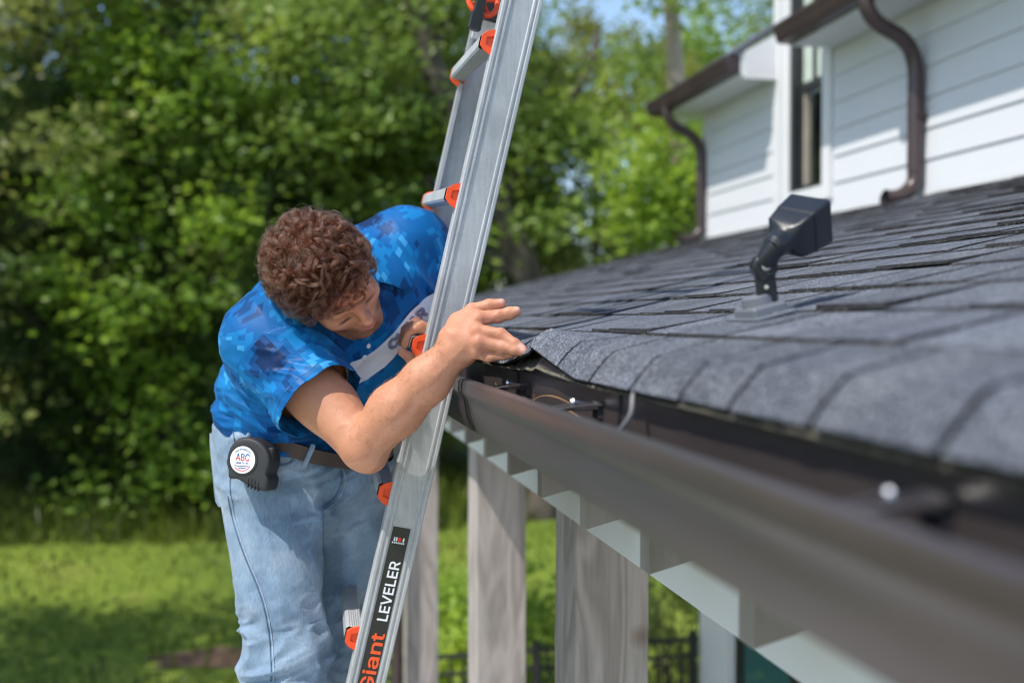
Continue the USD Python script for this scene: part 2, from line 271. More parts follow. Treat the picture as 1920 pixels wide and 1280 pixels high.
def tab_mesh(k, y0, y1, rr_):
    thick = rr_.choice([.0045, .0055, .0075]); up = rr_.uniform(0, .0035) + (rr_.random() < .12) * .004; n = max(3, int((y1 - y0) / .035) + 1) if k < 3 else 3
    if k == 0: n = 9
    ys = np.linspace(y0, y1, n); x0, x1 = courses[k], courses[k + 1] + .035; g = []
    if k == 0:
        # hangs over the eave: bent down along its lower edge, raised where it is lifted
        ss = np.array([0, .2, .42, .62, .8, 1.0]); px = XE + (XK - XE) * ss; pz = ZE + (ZK - ZE) * (ss + .07 * np.sin(np.pi * ss))
        xs = np.concatenate([px, np.linspace(XK + .014, x1, 5)]); zs = np.concatenate([pz, [roof_z(q) for q in np.linspace(XK + .014, x1, 5)]])
        zs = zs + .004; w = np.clip((courses[1] + .01 - xs) / (courses[1] - XE), 0, 1) ** 1.35
        lf = lift(ys)
        top = np.stack([np.stack([np.full(n, x) - w_ * lf * .12 + (wob(ys, k) * .8 if i == 0 else 0), ys, np.full(n, z) + w_ * lf + up * w_ * .3], -1) for i, (x, z, w_) in enumerate(zip(xs, zs, w))])
    else:
        xs = np.array([x0, x0 + .02, (x0 + x1) / 2, x1]); hs = np.array([thick + up, thick + up * .6, thick * .6 + up * .2, .001])
        top = np.stack([np.stack([np.full(n, x) + (wob(ys, k) if i == 0 else 0), ys, roof_z(x) + h + np.zeros(n)], -1) for i, (x, h) in enumerate(zip(xs, hs))])
    bot = top.copy(); bot[..., 2] -= np.linspace(1, .4, len(top))[:, None] * (thick if k else .0055)
    if k == 0: bot[:6, :, 0] += .003
    m_, n_ = top.shape[:2]
    v = np.vstack([top.reshape(-1, 3), bot.reshape(-1, 3)]); i = np.arange(m_ * n_).reshape(m_, n_); o = m_ * n_; f = []
    def q(a, b, c, d): f.extend([[a, b, c], [a, c, d]])
    for a in range(m_ - 1):
        for b in range(n_ - 1): q(i[a, b], i[a + 1, b], i[a + 1, b + 1], i[a, b + 1]); 
        q(i[a, 0], i[a, 0] + o, i[a + 1, 0] + o, i[a + 1, 0]); q(i[a, -1], i[a + 1, -1], i[a + 1, -1] + o, i[a, -1] + o)
        if k == 0:
            for b in range(n_ - 1): q(i[a, b] + o, i[a, b + 1] + o, i[a + 1, b + 1] + o, i[a + 1, b] + o)
    for b in range(n_ - 1): q(i[0, b], i[0, b + 1], i[0, b + 1] + o, i[0, b] + o)
    # the faces of the cut edges get vertices of their own
    v2 = []; f2 = []; tn = []
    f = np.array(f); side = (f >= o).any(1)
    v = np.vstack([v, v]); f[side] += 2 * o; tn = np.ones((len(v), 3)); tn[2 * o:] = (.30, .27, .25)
    return T(v, f, process=False), tn
dist = [np.linalg.norm([courses[k] - 0, (a + b) / 2]) if b > .15 else 99 for k, a, b in tabs]
near = set(np.argsort(dist)[:299].tolist()); rest, rest_t = [], []
for n, (k, y0, y1) in enumerate(tabs):
    rr_ = np.random.default_rng(1000 + n); m = tab_mesh(k, y0, y1, rr_)
    if n in near: obj('shingle', m[0], SH[rr_.choice([0, 1, 1, 2])], roof, smooth=True, tint=m[1])
    else: rest.append(m[0]); rest_t.append(m[1])
obj('shingle_field', cat(rest), SH[1], roof, tint=np.vstack(rest_t), kind='stuff')
# mossy grit caught along the butt edges of the shingles
gr = []; r = np.random.default_rng(5)
for k in range(1, 9):
    nn = 900 if k < 5 else 500; ys = r.uniform(.4, 4.5, nn); keep = meshkit.noise(np.stack([ys * 6, np.full(nn, k * 5.0), ys * 0], -1), 2) > .52; ys = ys[keep]
    x = courses[k] + r.normal(-.002, .003, len(ys)); s = r.uniform(.0012, .0034, len(ys)); z = roof_z(x) + .0045 + s * .3
    c = np.stack([x, ys, z], 1)[:, None]; d = r.normal(size=(len(ys), 4, 3)); d /= np.linalg.norm(d, axis=2, keepdims=True); d[..., 2] *= .5; d[..., 1] *= 1.8
    v = (c + d * s[:, None, None]).reshape(-1, 3); q = np.arange(len(ys))[:, None] * 4
    gr.append(T(v, np.vstack([q + [0, 1, 2], q + [0, 2, 3], q + [0, 3, 1], q + [1, 3, 2]]), process=False))
obj('moss_grit', cat(gr), L('moss_edge'), roof, kind='stuff')
# ragged, mossy underlayment edge below the eave shingles
ys = np.arange(-.4, 3.0, .012); e = meshkit.noise(np.stack([ys * 40, ys * 0, ys * 0], -1), 4)
lf = lift(ys) * .25
g = np.stack([np.stack([XE + .003 + .006 * e, ys, ZE - .0045 - .004 * e + lf], -1), np.stack([np.full(len(ys), XE + .014), ys, np.full(len(ys), ZE + .004) + lf * .8], -1)])
back = np.stack([np.stack([np.full(len(ys), x), ys, np.full(len(ys), z) + lf * w], -1) for x, z, w in ((XE + .009, ZE + .0015, .9), (XE + .02, ZE + .016, .8), (XK - .004, ZK - .011, .5), (XK + .03, roof_z(XK + .03) - .010, .3), (.56, roof_z(.56) - .009, 0))])
obj('drip_edge', sheet(back), L('fascia_dark'), roof)
g[..., 2] += .0030; g2 = g.copy(); g2[..., 2] -= .0016
obj('underlayment', cat([sheet(g), sheet(g2[::-1]), sheet(np.stack([g2[0], g[0]]))]), L('moss_edge'), roof)
# gutter along the eave: lip, ogee front, floor, back
ZL = ZC - .115
gp = np.array([(.338, ZL - .006), (.336, ZL - .001), (.330, ZL + .001), (.3185, ZL), (.3160, ZL - .003), (.3155, ZL - .021), (.3185, ZL - .026), (.326, ZL - .036), (.329, ZL - .050), (.3315, ZL - .066), (.337, ZL - .082), (.3395, ZL - .090), (.3425, ZL - .099), (.428, ZL - .099), (.434, ZL - .096), (.4345, ZL + .014)])
def ribbon(prof, y0, y1, th=.0012, n=2):
    prof = np.asarray(prof); t = np.gradient(prof, axis=0); nn = np.stack([-t[:, 1], t[:, 0]], 1); nn /= np.linalg.norm(nn, axis=1, keepdims=True)
    loop = np.vstack([prof + nn * th, (prof - nn * th)[::-1], (prof + nn * th)[:1]]); ys = np.linspace(y0, y1, n)
    g = np.stack([np.stack([loop[:, 0], np.full(len(loop), y), loop[:, 1]], -1) for y in ys]); s = sheet(g); s.fix_normals()
    return s
YSEAM = 1.94
gut = obj('gutter', ribbon(gp, YNEAR, YSEAM), L('bronze_metal'), house, smooth=50)
obj('gutter_length', ribbon(gp + [[-.0015, 0]], YSEAM - .03, 3.15), L('bronze_metal'), gut, smooth=50)
obj('seam_strip', ribbon(gp[2:13] + [[-.0018, .0010]], YSEAM - .06, YSEAM - .046), L('bronze_metal'), gut, smooth=50)
cap = np.vstack([gp[3:], gp[3:4]]); obj('end_cap', prism_y(gp[3:], 3.15, 3.153), L('bronze_metal'), gut)
# hidden hangers screwed through the gutter to the fascia
for py_, bent in ((1.82, 0), (1.375, 1), (.60, 1)):
    z = ZL - .012; st = [box((.322, py_ - .012, z - .002), (.432, py_ + .012, z + .001)), box((.425, py_ - .014, z - .014), (.4335, py_ + .014, z + .010))]
    for s in (-1, 1): st.append(tube([(.35, py_ + s * .012, z - .001), (.39, py_ + s * .016, z + .004), (.43, py_ + s * .016, z + .006)], .0025, 6))
    h = obj('gutter_hanger', cat(st), L('bronze_metal') if not bent else L('fascia_dark'), gut)
    obj('screw', tube([(.418, py_, z + .001), (.402, py_, z + .003)], [.004, .008], 10), L('steel'), h) if False else obj('hanger_screw', tube([(.435, py_, z + .004), (.394, py_, z + .009), (.392, py_, z + .009), (.388, py_, z + .009)], [.003, .003, .0065, .0045], 12), L('steel'), gut)
obj('fascia', box((.436, YNEAR, ZC - .218), (.456, YEND - .05, ZC - .066)), L('fascia_dark'), house)
for yj in (1.285, 2.6): obj('fascia_joint_strip', box((.431, yj - .006, ZL - .09), (.4335, yj + .006, ZL + .02)), L('black_iron'), house)
# porch soffit panel with the rafter tails standing on it
XT, ZT = .540, ZC - .397; XBM, ZBM = .640, ZC - .470
obj('porch_beam', box((XBM, -.6, ZBM), (XBM + .045, YEND - .1, roof_z(XBM) - .056), .002), L('white_trim'), house)
obj('porch_ceiling', box((XBM + .046, -.6, ZBM + .05), (XWALL - .01, YEND - .1, ZBM + .065)), L('soffit_white'), house)
dpx = np.array([847, 875, 912, 958, 1017, 1100, 1219, 1417]); yt = [((1911.6 * XT / (q - 550)) - .2147 * XT) / .9767 for q in dpx]
yt = [yt[0] + .33 * k for k in range(9, 0, -1)] + yt + [yt[-1] - .35]
for y in yt:
    poly = [(XT, ZT + .001), (XBM - .0005, ZT + .26 * (XBM - XT)), (XBM - .0005, roof_z(XBM) - .055), (XT, roof_z(XT) - .055)]
    obj('rafter_tail', prism_y(poly, y, y + .042), L('grey_wood'), house)
# porch posts of sawn timber
def plank_post(name_y, w=.188):
    y = name_y; x0 = .662; c = np.array([x0 + w / 2, y + w / 2])
    zs = np.linspace(0, ZBM + .046, 60); ring = []
    base = np.array([(-1, -.96), (-.96, -1), (.96, -1), (1, -.96), (1, .96), (.96, 1), (-.96, 1), (-1, .96)]) * w / 2
    for z in zs:
        j = (meshkit.noise(np.column_stack([base * 20, np.full(8, z * 6)]), 8) - .5) * .003
        ring.append(np.column_stack([c + base * (1 + j[:, None] / w * 2), np.full(8, z)]))
    g = np.stack([np.vstack([q, q[:1]]) for q in ring]); s = sheet(g); s.fix_normals(); return s
usdkit.material(stage, L('post_wood'), {
    'tc': ('texture_coordinate', {}), 'mp': ('mapping', {'scale': (1.0, 1.0, .16)}), 'n': ('noise_texture', {'scale': 7.0, 'detail': 3.0, 'distortion': .6}), 'w': ('math', {'math_type': 'multiply', 'value2': 34.0}), 'sn': ('math', {'math_type': 'sine'}),
    'n2': ('noise_texture', {'scale': 30.0, 'detail': 6.0}), 'mp2': ('mapping', {'scale': (3, 3, .25)}), 'kn': ('voronoi_texture', {'scale': 3.2}), 'rk': ('rgb_ramp', {'ramp': [(0, (.35, .26, .2)), (.07, (.55, .45, .38)), (.13, (1, 1, 1))]}),
    'r': ('rgb_ramp', {'ramp': [(0, (.250, .222, .205)), (.5, (.315, .283, .265)), (1, (.36, .325, .305))]}), 'mr': ('map_range', {'from_min': -1, 'from_max': 1}), 'r2': ('rgb_ramp', {'ramp': [(.3, (.84, .84, .84)), (.7, (1.08, 1.07, 1.07))]}),
    'm': ('mix_color', {'blend_type': 'multiply', 'fac': 1.0}), 'm2': ('mix_color', {'blend_type': 'multiply', 'fac': .8}), 'b': ('bump', {'strength': .35, 'distance': .003}), 'p': ('principled_bsdf', {'roughness': .85})},
    [('tc.object', 'mp.vector'), ('mp.vector', 'n.vector'), ('n.fac', 'w.value1'), ('w.value', 'sn.value1'), ('sn.value', 'mr.value'), ('mr.result', 'r.fac'), ('tc.object', 'mp2.vector'), ('mp2.vector', 'n2.vector'), ('tc.object', 'kn.vector'), ('kn.distance', 'rk.fac'),
     ('n2.fac', 'r2.fac'), ('r.color', 'm.a'), ('r2.color', 'm.b'), ('m.result', 'm2.a'), ('rk.color', 'm2.b'), ('m2.result', 'p.base_color'), ('sn.value', 'b.height'), ('b.normal', 'p.normal')], surface='p.BSDF')
for y in (2.30, 3.62, 5.95):
    obj('porch_post', plank_post(y), L('post_wood'), house)
obj('leader_pipe', tube([(.60, 5.92, .05), (.60, 5.92, ZC - .5)], .035, 12), L('downspout_brown'), house, smooth=50)
# lower wall with a glazed door under the porch
lw = obj('lower_wall', box((XWALL, -2, 0), (XWALL + .2, YEND, roof_z(XWALL) - .06)), L('white_paint'), house)
obj('corner_board', box((XWALL - .022, YEND - .55, .02), (XWALL - .002, YEND + .02, roof_z(XWALL) - .1)), L('white_trim'), lw)
dr = obj('porch_door', cat([box((XWALL - .05, 6.86, .05), (XWALL - .003, 6.98, 2.25)), box((XWALL - .05, 6.02, .05), (XWALL - .003, 6.12, 2.25)), box((XWALL - .05, 6.12, 2.13), (XWALL - .003, 6.86, 2.25)), box((XWALL - .05, 6.12, .05), (XWALL - .003, 6.86, .25))]), L('window_black'), house)
usdkit.material(stage, L('door_glass'), {'p': ('principled_bsdf', {'base_color': (.03, .10, .10), 'roughness': .05, 'specular_ior_level': .9})}, surface='p.BSDF')
obj('door_pane', box((XWALL - .03, 6.12, .25), (XWALL - .01, 6.86, 2.13)), L('door_glass'), dr)
# upper storey: lapped siding boards, bay with the tall window, eaves, gutters, downspouts
uw = obj('upper_wall', cat([box((XWALL + .012, 0, roof_z(XWALL) - .055), (XWALL + .2, 5.68, ZC + 1.72)), box((XWALL + .012, 6.46, roof_z(XWALL) - .055), (XWALL + .2, YEND - .004, ZC + 1.72)), box((XWALL + .012, 5.68, roof_z(XWALL) - .055), (XWALL + .2, 6.46, ZC + .668))]), L('white_paint'), house)
obj('end_wall', box((XWALL + .2, YEND - .2, 0), (XWALL + 5, YEND - .004, ZC + 1.72)), L('white_paint'), house)
EXPO = .166
def board(y0, y1, z0, z1):
    return prism_y([(XWALL - .012, z0), (XWALL - .001, z1 + .018), (XWALL + .011, z1 + .018), (XWALL + .011, z0)], y0, y1)
YB0, YB1 = 5.68, 6.46      # window bay
zb = roof_z(XWALL) + .022
boards = []
for k in range(7):
    z0, z1 = zb + k * EXPO, min(zb + (k + 1) * EXPO, ZC + 1.70)
    obj('siding_board', board(YB1 + .003, YEND - .11, z0, z1), L('white_paint'), uw)
    spl = [(YB0 - .003, 3.9 if k % 2 else 4.9), (3.897 if k % 2 else 4.897, 1.4)]
    for a_, b_ in spl: obj('siding_board', board(b_, a_, z0, z1), L('white_paint'), uw)
obj('wall_corner_board', box((XWALL - .02, YEND - .107, zb - .02), (XWALL + .0105, YEND + .012, ZC + 1.70)), L('white_trim'), uw)
obj('base_trim', box((XWALL - .016, 1.4, zb - .035), (XWALL + .0105, YEND - .11, zb - .002)), L('white_trim'), uw)
def quad_x(x, y0, y1, z0, z1): return T(np.array([(x, y0, z0), (x, y0, z1), (x, y1, z1), (x, y1, z0)]), np.array([[0, 2, 1], [0, 3, 2]]), process=False)
# bay wall rising past the eave, casing and the dark window in it
wz0, wz1 = ZC + .86, ZC + 2.35
by0, by1 = 5.80, 6.235
bay = obj('window_bay_wall', cat([box((XWALL + .0, by1, ZC + .67), (XWALL + .19, YB1, ZC + 3.0)), box((XWALL + .0, YB0, ZC + .67), (XWALL + .19, by0, ZC + 3.0)), box((XWALL, by0, ZC + .67), (XWALL + .19, by1, wz0)), box((XWALL, by0, wz1), (XWALL + .19, by1, ZC + 3.0))]), L('white_paint'), house)
obj('window_casing', cat([box((XWALL - .024, by1, wz0 - .09), (XWALL - .002, by1 + .10, wz1 + .1)), box((XWALL - .024, by0 - .10, wz0 - .09), (XWALL - .002, by0, wz1 + .1)), box((XWALL - .03, by0 - .0, wz0 - .10), (XWALL - .002, by1, wz0)), box((XWALL - .0235, YB1 - .09, ZC + .69), (XWALL - .002, YB1, ZC + 3.0))]), L('white_trim'), bay)
win = obj('upper_window', cat([box((XWALL - .012, by1 - .055, wz0), (XWALL + .09, by1, wz1)), box((XWALL - .012, by0, wz0), (XWALL + .09, by0 + .03, wz1)), box((XWALL - .012, by0 + .03, wz0), (XWALL + .09, by1 - .055, wz0 + .03))]), L('window_black'), house)
zm = ZC + 1.55
obj('window_sash', cat([box((XWALL + .02, by0 + .03, zm - .03), (XWALL + .06, by1 - .055, zm + .03)), box((XWALL + .02, by1 - .105, wz0 + .03), (XWALL + .07, by1 - .058, zm - .03)), box((XWALL + .02, by0 + .03, wz0 + .03), (XWALL + .06, by0 + .055, zm - .03))]), L('window_black'), win)
obj('window_jamb_liner', box((XWALL + .03, by1 - .125, wz0 + .03), (XWALL + .075, by1 - .107, zm - .031)), L('window_tan'), win)
obj('muntin', box((XWALL + .03, (by0 + by1) / 2 - .018, zm + .03), (XWALL + .05, (by0 + by1) / 2 + .0, wz1)), L('window_black'), win)
obj('window_pane', quad_x(XWALL + .04, by0 + .03, by1 - .055, zm + .03, wz1), L('glass'), win)
obj('window_pane', quad_x(XWALL + .048, by0 + .055, by1 - .126, wz0 + .03, zm - .03), L('glass'), win)
obj('window_blind', box((XWALL + .055, by0 + .03, zm + .031), (XWALL + .06, by1 - .055, wz1)), L('curtain'), win)
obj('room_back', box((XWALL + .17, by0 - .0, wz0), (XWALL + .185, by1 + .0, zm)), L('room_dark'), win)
mat('upper_shingle', (.07, .078, .092), .85, .25, 40)
# eaves
def eave(y0, y1, endbox):
    zs = ZC + 1.70; XF = 3.03
    obj('eave_soffit', box((XF, y0, zs), (XWALL + .05, y1, zs + .02)), L('soffit_white'), house)
    obj('eave_fascia', box((XF - .002, y0 + .002, zs + .021), (XF + .02, y1 - .002, zs + .16)), L('white_trim'), house)
    prof = np.array([(2.918, zs + .115), (2.905, zs + .117), (2.902, zs + .095), (2.912, zs + .08), (2.918, zs + .06), (2.925, zs + .035), (2.938, zs + .008), (3.02, zs + .006), (3.026, zs + .01), (3.026, zs + .13)])
    gg = obj('upper_gutter', ribbon(prof, y0 - .0, y1, .0015), L('downspout_brown'), house, smooth=50)
    for ye in (y0 + .001, y1 - .004): obj('end_cap', prism_y(prof[1:], ye, ye + .003), L('downspout_brown'), gg)
    rz = zs + .14
    obj('upper_roof', prism_y([(2.96, rz), (5.2, rz + .66 * 2.24), (5.2, rz + .66 * 2.24 - .06), (3.0, rz - .02)], y0 - .01, y1 + .02), L('upper_shingle'), house)
    if endbox:
        obj('eave_return', prism_y([(XF + .025, zs + .024), (XWALL + .005, zs + .024), (XWALL + .005, rz + .66 * (XWALL - 2.96) - .07), (XF + .025, rz + .66 * (XF + .025 - 2.96) - .05)], y0 - .012, y0 + .01), L('white_trim'), house)
        obj('eave_return', box((XF + .022, y0 - .014, zs - .03), (XWALL - .003, y0 + .012, zs + .022)), L('white_trim'), house)
eave(6.42, 7.98, True); eave(1.2, 5.70, False)
def downspout(y, n):
    zs = ZC + 1.70
    p = spline([(2.965, y, zs + .02), (2.975, y, zs - .06), (3.03, y, zs - .125), (3.13, y, zs - .175), (3.215, y, zs - .235), (3.255, y, zs - .33), (3.262, y, zs - .45)], 60)
    dn = np.linspace(zs - .46, ZC + .80, 30); p2 = np.stack([np.full(30, 3.262), np.full(30, y), dn], 1)
    p3 = spline([(3.262, y, ZC + .795), (3.252, y, ZC + .725), (3.20, y, ZC + .675), (3.08, y, ZC + .655)], 30)
    P = np.vstack([p, p2, p3]); s = np.concatenate([[0], np.cumsum(np.linalg.norm(np.diff(P, axis=0), axis=1))])
    rad = .041 + np.where((s < .62) | (s > s[-1] - .26), .0018 * np.sin(s * 2 * np.pi / .018), 0)
    d = obj('downspout', tube(P, rad, 18, False), L('downspout_brown'), house, smooth=60)
    obj('spout_inside', tube(P[::-1][:12] + [[.0, 0, 0]], .037, 14, False), L('fascia_dark'), d)
    obj('wall_strap', box((3.262 - .02, y - .046, ZC + 1.08), (XWALL - .014, y + .046, ZC + 1.10)), L('downspout_brown'), d)
downspout(4.77, 0); downspout(7.64, 1)

# ---------------------------------------------------------------- fence beyond the porch
fz = ZC - 2.63; fy = 7.72
fence = thing('iron_fence', 'black iron picket fence crossing the lawn edge beyond the porch posts', 'fence', (0, fy, 0))
obj('top_rail', box((.55, fy - .018, fz - .035), (XWALL - .03, fy + .018, fz), .004), L('black_iron'), fence)
obj('lower_rail', box((.55, fy - .018, fz - .17), (XWALL - .03, fy + .018, fz - .145), .004), L('black_iron'), fence)
obj('lower_rail', box((.55, fy - .018, .10), (XWALL - .03, fy + .018, .13), .004), L('black_iron'), fence)
for x in np.arange(.62, XWALL - .06, .115):
    obj('picket', box((x - .008, fy - .008, .04), (x + .008, fy + .008, fz - .033)), L('black_iron'), fence)
for x in (.58, 1.9, 3.24): obj('fence_post', box((x - .03, fy - .03, 0), (x + .03, fy + .03, fz + .05), .005), L('black_iron'), fence)

# ---------------------------------------------------------------- trees and shrubs
def limb(p0, p1, r0, r1, bend, rr_, n=9):
    t = np.linspace(0, 1, n)[:, None]; mid = bend * np.sin(np.pi * t) ; P = p0 + (p1 - p0) * t + mid * rr_.normal(size=3)
    return tube(P, np.linspace(r0, r1, n), 8, False)
def leaves(cent, n_each, spread, size, rr_):
    n = len(cent) * n_each; c = np.repeat(cent, n_each, 0) + rr_.normal(size=(n, 3)) * spread * np.array([1, 1, .62])
    d = rr_.normal(size=(n, 3)) * np.array([1, 1, .45]); d /= np.linalg.norm(d, axis=1, keepdims=True)
    up = rr_.normal(size=(n, 3)) * .42 + np.array([-.55, -.42, .62]); s = np.cross(d, up); s /= np.linalg.norm(s, axis=1, keepdims=True); nn = np.cross(s, d)
    l = (size * rr_.uniform(.6, 1.35, n))[:, None]; w = l * .34
    v = np.stack([c - d * l * .5, c + s * w + nn * l * .08, c + d * l * .5 - nn * l * .10, c - s * w + nn * l * .08], 1).reshape(-1, 3); k = np.arange(n)[:, None] * 4
    return T(v, np.vstack([k + [0, 1, 2], k + [0, 2, 3]]), process=False)
def make_tree(name, label, cat_, h, crad, z0, leafm, bark, seed, nl=95, each=110, size=.17, lean=(0, 0), trunk=.2, loc=(0, 0, 0), rot=0, group=None, dens=1.0, spread=.42):
    rr_ = np.random.default_rng(seed); o = np.asarray(loc, float); t = thing(name, label, cat_, loc, rot, group)
    topp = np.array([lean[0], lean[1], h]); zt = np.linspace(0, 1, 14)[:, None]
    P = topp * zt + np.sin(zt * 5 + seed) * np.array([.18, .15, 0]) * zt
    parts = [tube(P, trunk * (1 - .66 * zt[:, 0]) * (1 + .5 * np.exp(-zt[:, 0] * 14)), 10, False)]
    cent = []; 
    for k in range(nl):
        a = rr_.uniform(.0, 1); zf = z0 / h + (1 - z0 / h) * a; base = P[int(zf * 12.9)]
        ang = rr_.uniform(0, 2 * np.pi); rad = crad * math.sqrt(max(.05, 1 - (abs(a - .38) / .75) ** 2)) * rr_.uniform(.35, 1.08)
        e = np.array([base[0] + rad * math.cos(ang), base[1] + rad * math.sin(ang), zf * h + rr_.normal() * .4 - rad * .05])
        cent.append(e)
        if k % 3 == 0: parts.append(limb(base - [0, 0, rad * .35], e, trunk * .34 * (1.1 - a), .012, .12, rr_, 7))
    cent = np.array(cent)
    tr = cat(parts); tr.vertices = tr.vertices + o; obj('trunk', tr, bark, t, smooth=60)
    lv = leaves(cent, int(each * dens), spread, size, rr_); lv.vertices = lv.vertices + o; obj('crown', lv, leafm, t)
    return t
LABK = {}
def tree_label(kind, px, d): return None
protoA = protoB = protoC = protoD = None
# (px of the trunk, depth, kind, scale, turn, label)
rows = [
    (-150, 16.5, 'olive', 1.05, .3, 'broad olive green tree at the far left edge of the wood'),
    (60, 19.5, 'dark', 1.10, 1.2, 'dark shaded tree standing behind the olive tree at far left'),
    (235, 18.0, 'olive', 1.12, 2.2, 'tall yellowish olive tree with hanging sprays above the lawn'),
    (330, 15.8, 'bright', .62, .5, 'low bright green young tree catching sun at the lawn edge'),
    (430, 20.5, 'dark', 1.12, 2.9, 'dark tree at the deepest shade left of the worker'),
    (565, 17.8, 'mid', 1.05, 4.1, 'mid green tree rising right behind the worker'),
    (700, 21.0, 'mid', .95, 5.0, 'tall mid green tree behind the top of the ladder rungs'),
    (960, 20.0, 'mid', .66, 1.9, 'rounded mid green tree just right of the ladder'),
    (1120, 17.5, 'olive', .56, 3.3, 'small yellow green tree above the far end of the porch roof'),
    (1340, 21.5, 'bright', .70, .9, 'bright leafy tree beside the upper gutter of the house'),
    (1010, 25.5, 'dark', .72, .4, 'dark tree deep in the wood right of the ladder'),
    (150, 26.0, 'mid', 1.25, 2.4, 'tall mid green tree far behind the olive trees'),
    (520, 27.0, 'dark', 1.2, 3.7, 'far dark tree seen through gaps left of the worker'),
    (1200, 24.0, 'mid', .68, 5.6, 'far mid green tree behind the pale bare trunk'),
    (-20, 15.2, 'dark', .42, 1.0, 'low leafy sapling under the leftmost tree'),
    (510, 15.6, 'dark', .45, 2.0, 'low dark sapling at the lawn edge behind the worker'),
    (185, 16.2, 'dark', .50, 4.0, 'low dark sapling in the shade under the olive tree'),
    (840, 18.6, 'mid', .60, 3.0, 'bushy small tree seen below the gutter between posts'),
    (700, 17.0, 'dark', .50, 5.2, 'low dark sapling hidden behind the ladder rails'),
    (395, 16.4, 'dark', .46, 3.3, 'low dark sapling right behind the tape measure and hip'),
    (80, 16.0, 'dark', .52, 5.0, 'low dark sapling between the leftmost trunks'),
    (290, 17.0, 'dark', .6, .2, 'rounded dark sapling behind the low bright young tree'),
    (1500, 23.0, 'mid', .80, 2.6, 'mid green tree rising behind the house corner'),
]
spec = {'olive': dict(h=15, crad=3.9, z0=1.7, leafm=L('leaf_olive'), bark=L('trunk_bark'), seed=11, size=.20, nl=135, each=165),
        'dark': dict(h=14, crad=3.4, z0=.5, leafm=L('leaf_dark'), bark=L('trunk_bark'), seed=23, size=.175, nl=140, each=150),
        'mid': dict(h=15, crad=3.5, z0=1.3, leafm=L('leaf_mid'), bark=L('trunk_bark'), seed=37, size=.18, nl=135, each=150),
        'bright': dict(h=13, crad=3.3, z0=.8, leafm=L('leaf_bright'), bark=L('trunk_bark'), seed=51, size=.175, nl=120, each=150)}
first = {}
for px, d, kind, sc, rot, lab in rows:
    d = d * 1.06 + 2.0; sc *= 1.10
    p = W(px, 600, d); p[2] = ground_z(p[0], p[1]) - .05
    nm = {'olive': 'olive_green_tree', 'dark': 'shaded_tree', 'mid': 'leafy_tree', 'bright': 'bright_green_tree'}[kind]
    if kind not in first:
        k = dict(spec[kind]); k['h'] *= sc; k['crad'] *= sc; k['z0'] *= sc
        first[kind] = (make_tree(nm, lab, 'tree', loc=p, rot=0, group='trees of the wood behind the lawn', **k), sc)
    else:
        pr, s0 = first[kind]; s = sc / s0
        dup(pr, p, rot, lab, scale=(s, s, s))
# the big oak that leans over behind the ladder, dark trunk and boughs against the light
oak = thing('leaning_oak', 'big dark oak with a leaning trunk crossing behind the ladder top', 'tree', W(905, 600, 18.0) * [1, 1, 0])
pts = [W(1010, 980, 18), W(1000, 560, 18), W(935, 380, 17.9), W(862, 230, 17.8), W(805, 110, 17.8), W(775, 0, 17.7), W(750, -120, 17.7)]
pts[0][2] = -.1
rr_ = np.random.default_rng(77)
tr = [tube(spline(pts, 26), np.linspace(.34, .20, 26), 12, False)]
br = [[(862, 230), (760, 175), (650, 110), (590, 45)], [(935, 380), (1010, 260), (1075, 180), (1120, 60)], [(805, 110), (850, 20), (900, -60)], [(840, 200), (700, 230), (560, 190)], [(1000, 520), (905, 470), (800, 330)]]
oc = []
for b in br:
    q = spline([W(x, y, 17.8 + .25 * i) for i, (x, y) in enumerate(b)], 14); tr.append(tube(q, np.linspace(.15, .06, 14), 8, False)); oc += [q[j] for j in range(4, 14, 2)]
obj('trunk', cat(tr), L('trunk_bark'), oak, smooth=60)
oc = np.array([c + rr_.normal(size=3) * .8 for c in oc for _ in range(4)] + [W(rr_.uniform(520, 820), rr_.uniform(-60, 240), rr_.uniform(17.0, 18.6)) for _ in range(20)] + [W(rr_.uniform(930, 1130), rr_.uniform(190, 420), rr_.uniform(17.4, 19.4)) for _ in range(30)])
obj('crown', leaves(oc, 95, .38, .16, rr_), L('leaf_mid'), oak)
# pale bare trunk by the house
pine = thing('pale_trunk_tree', 'tall pale bare trunk beside the upper gutter end', 'tree', W(1265, 600, 16.5) * [1, 1, 0])
q = spline([W(1292, 980, 16.5), W(1284, 500, 16.5), W(1270, 200, 16.5), W(1262, 60, 16.5), W(1248, -80, 16.5)], 20); q[0][2] = -.1
obj('trunk', tube(q, np.linspace(.19, .125, 20), 12, False), L('trunk_pale'), pine, smooth=60)
oc = np.array([W(rr_.uniform(1180, 1400), rr_.uniform(-170, 0), rr_.uniform(15.5, 17.5)) for _ in range(20)] + [W(rr_.uniform(1180, 1330), rr_.uniform(210, 440), rr_.uniform(15.5, 17.5)) for _ in range(36)])
obj('crown', leaves(oc, 80, .34, .15, rr_), L('leaf_bright'), pine)
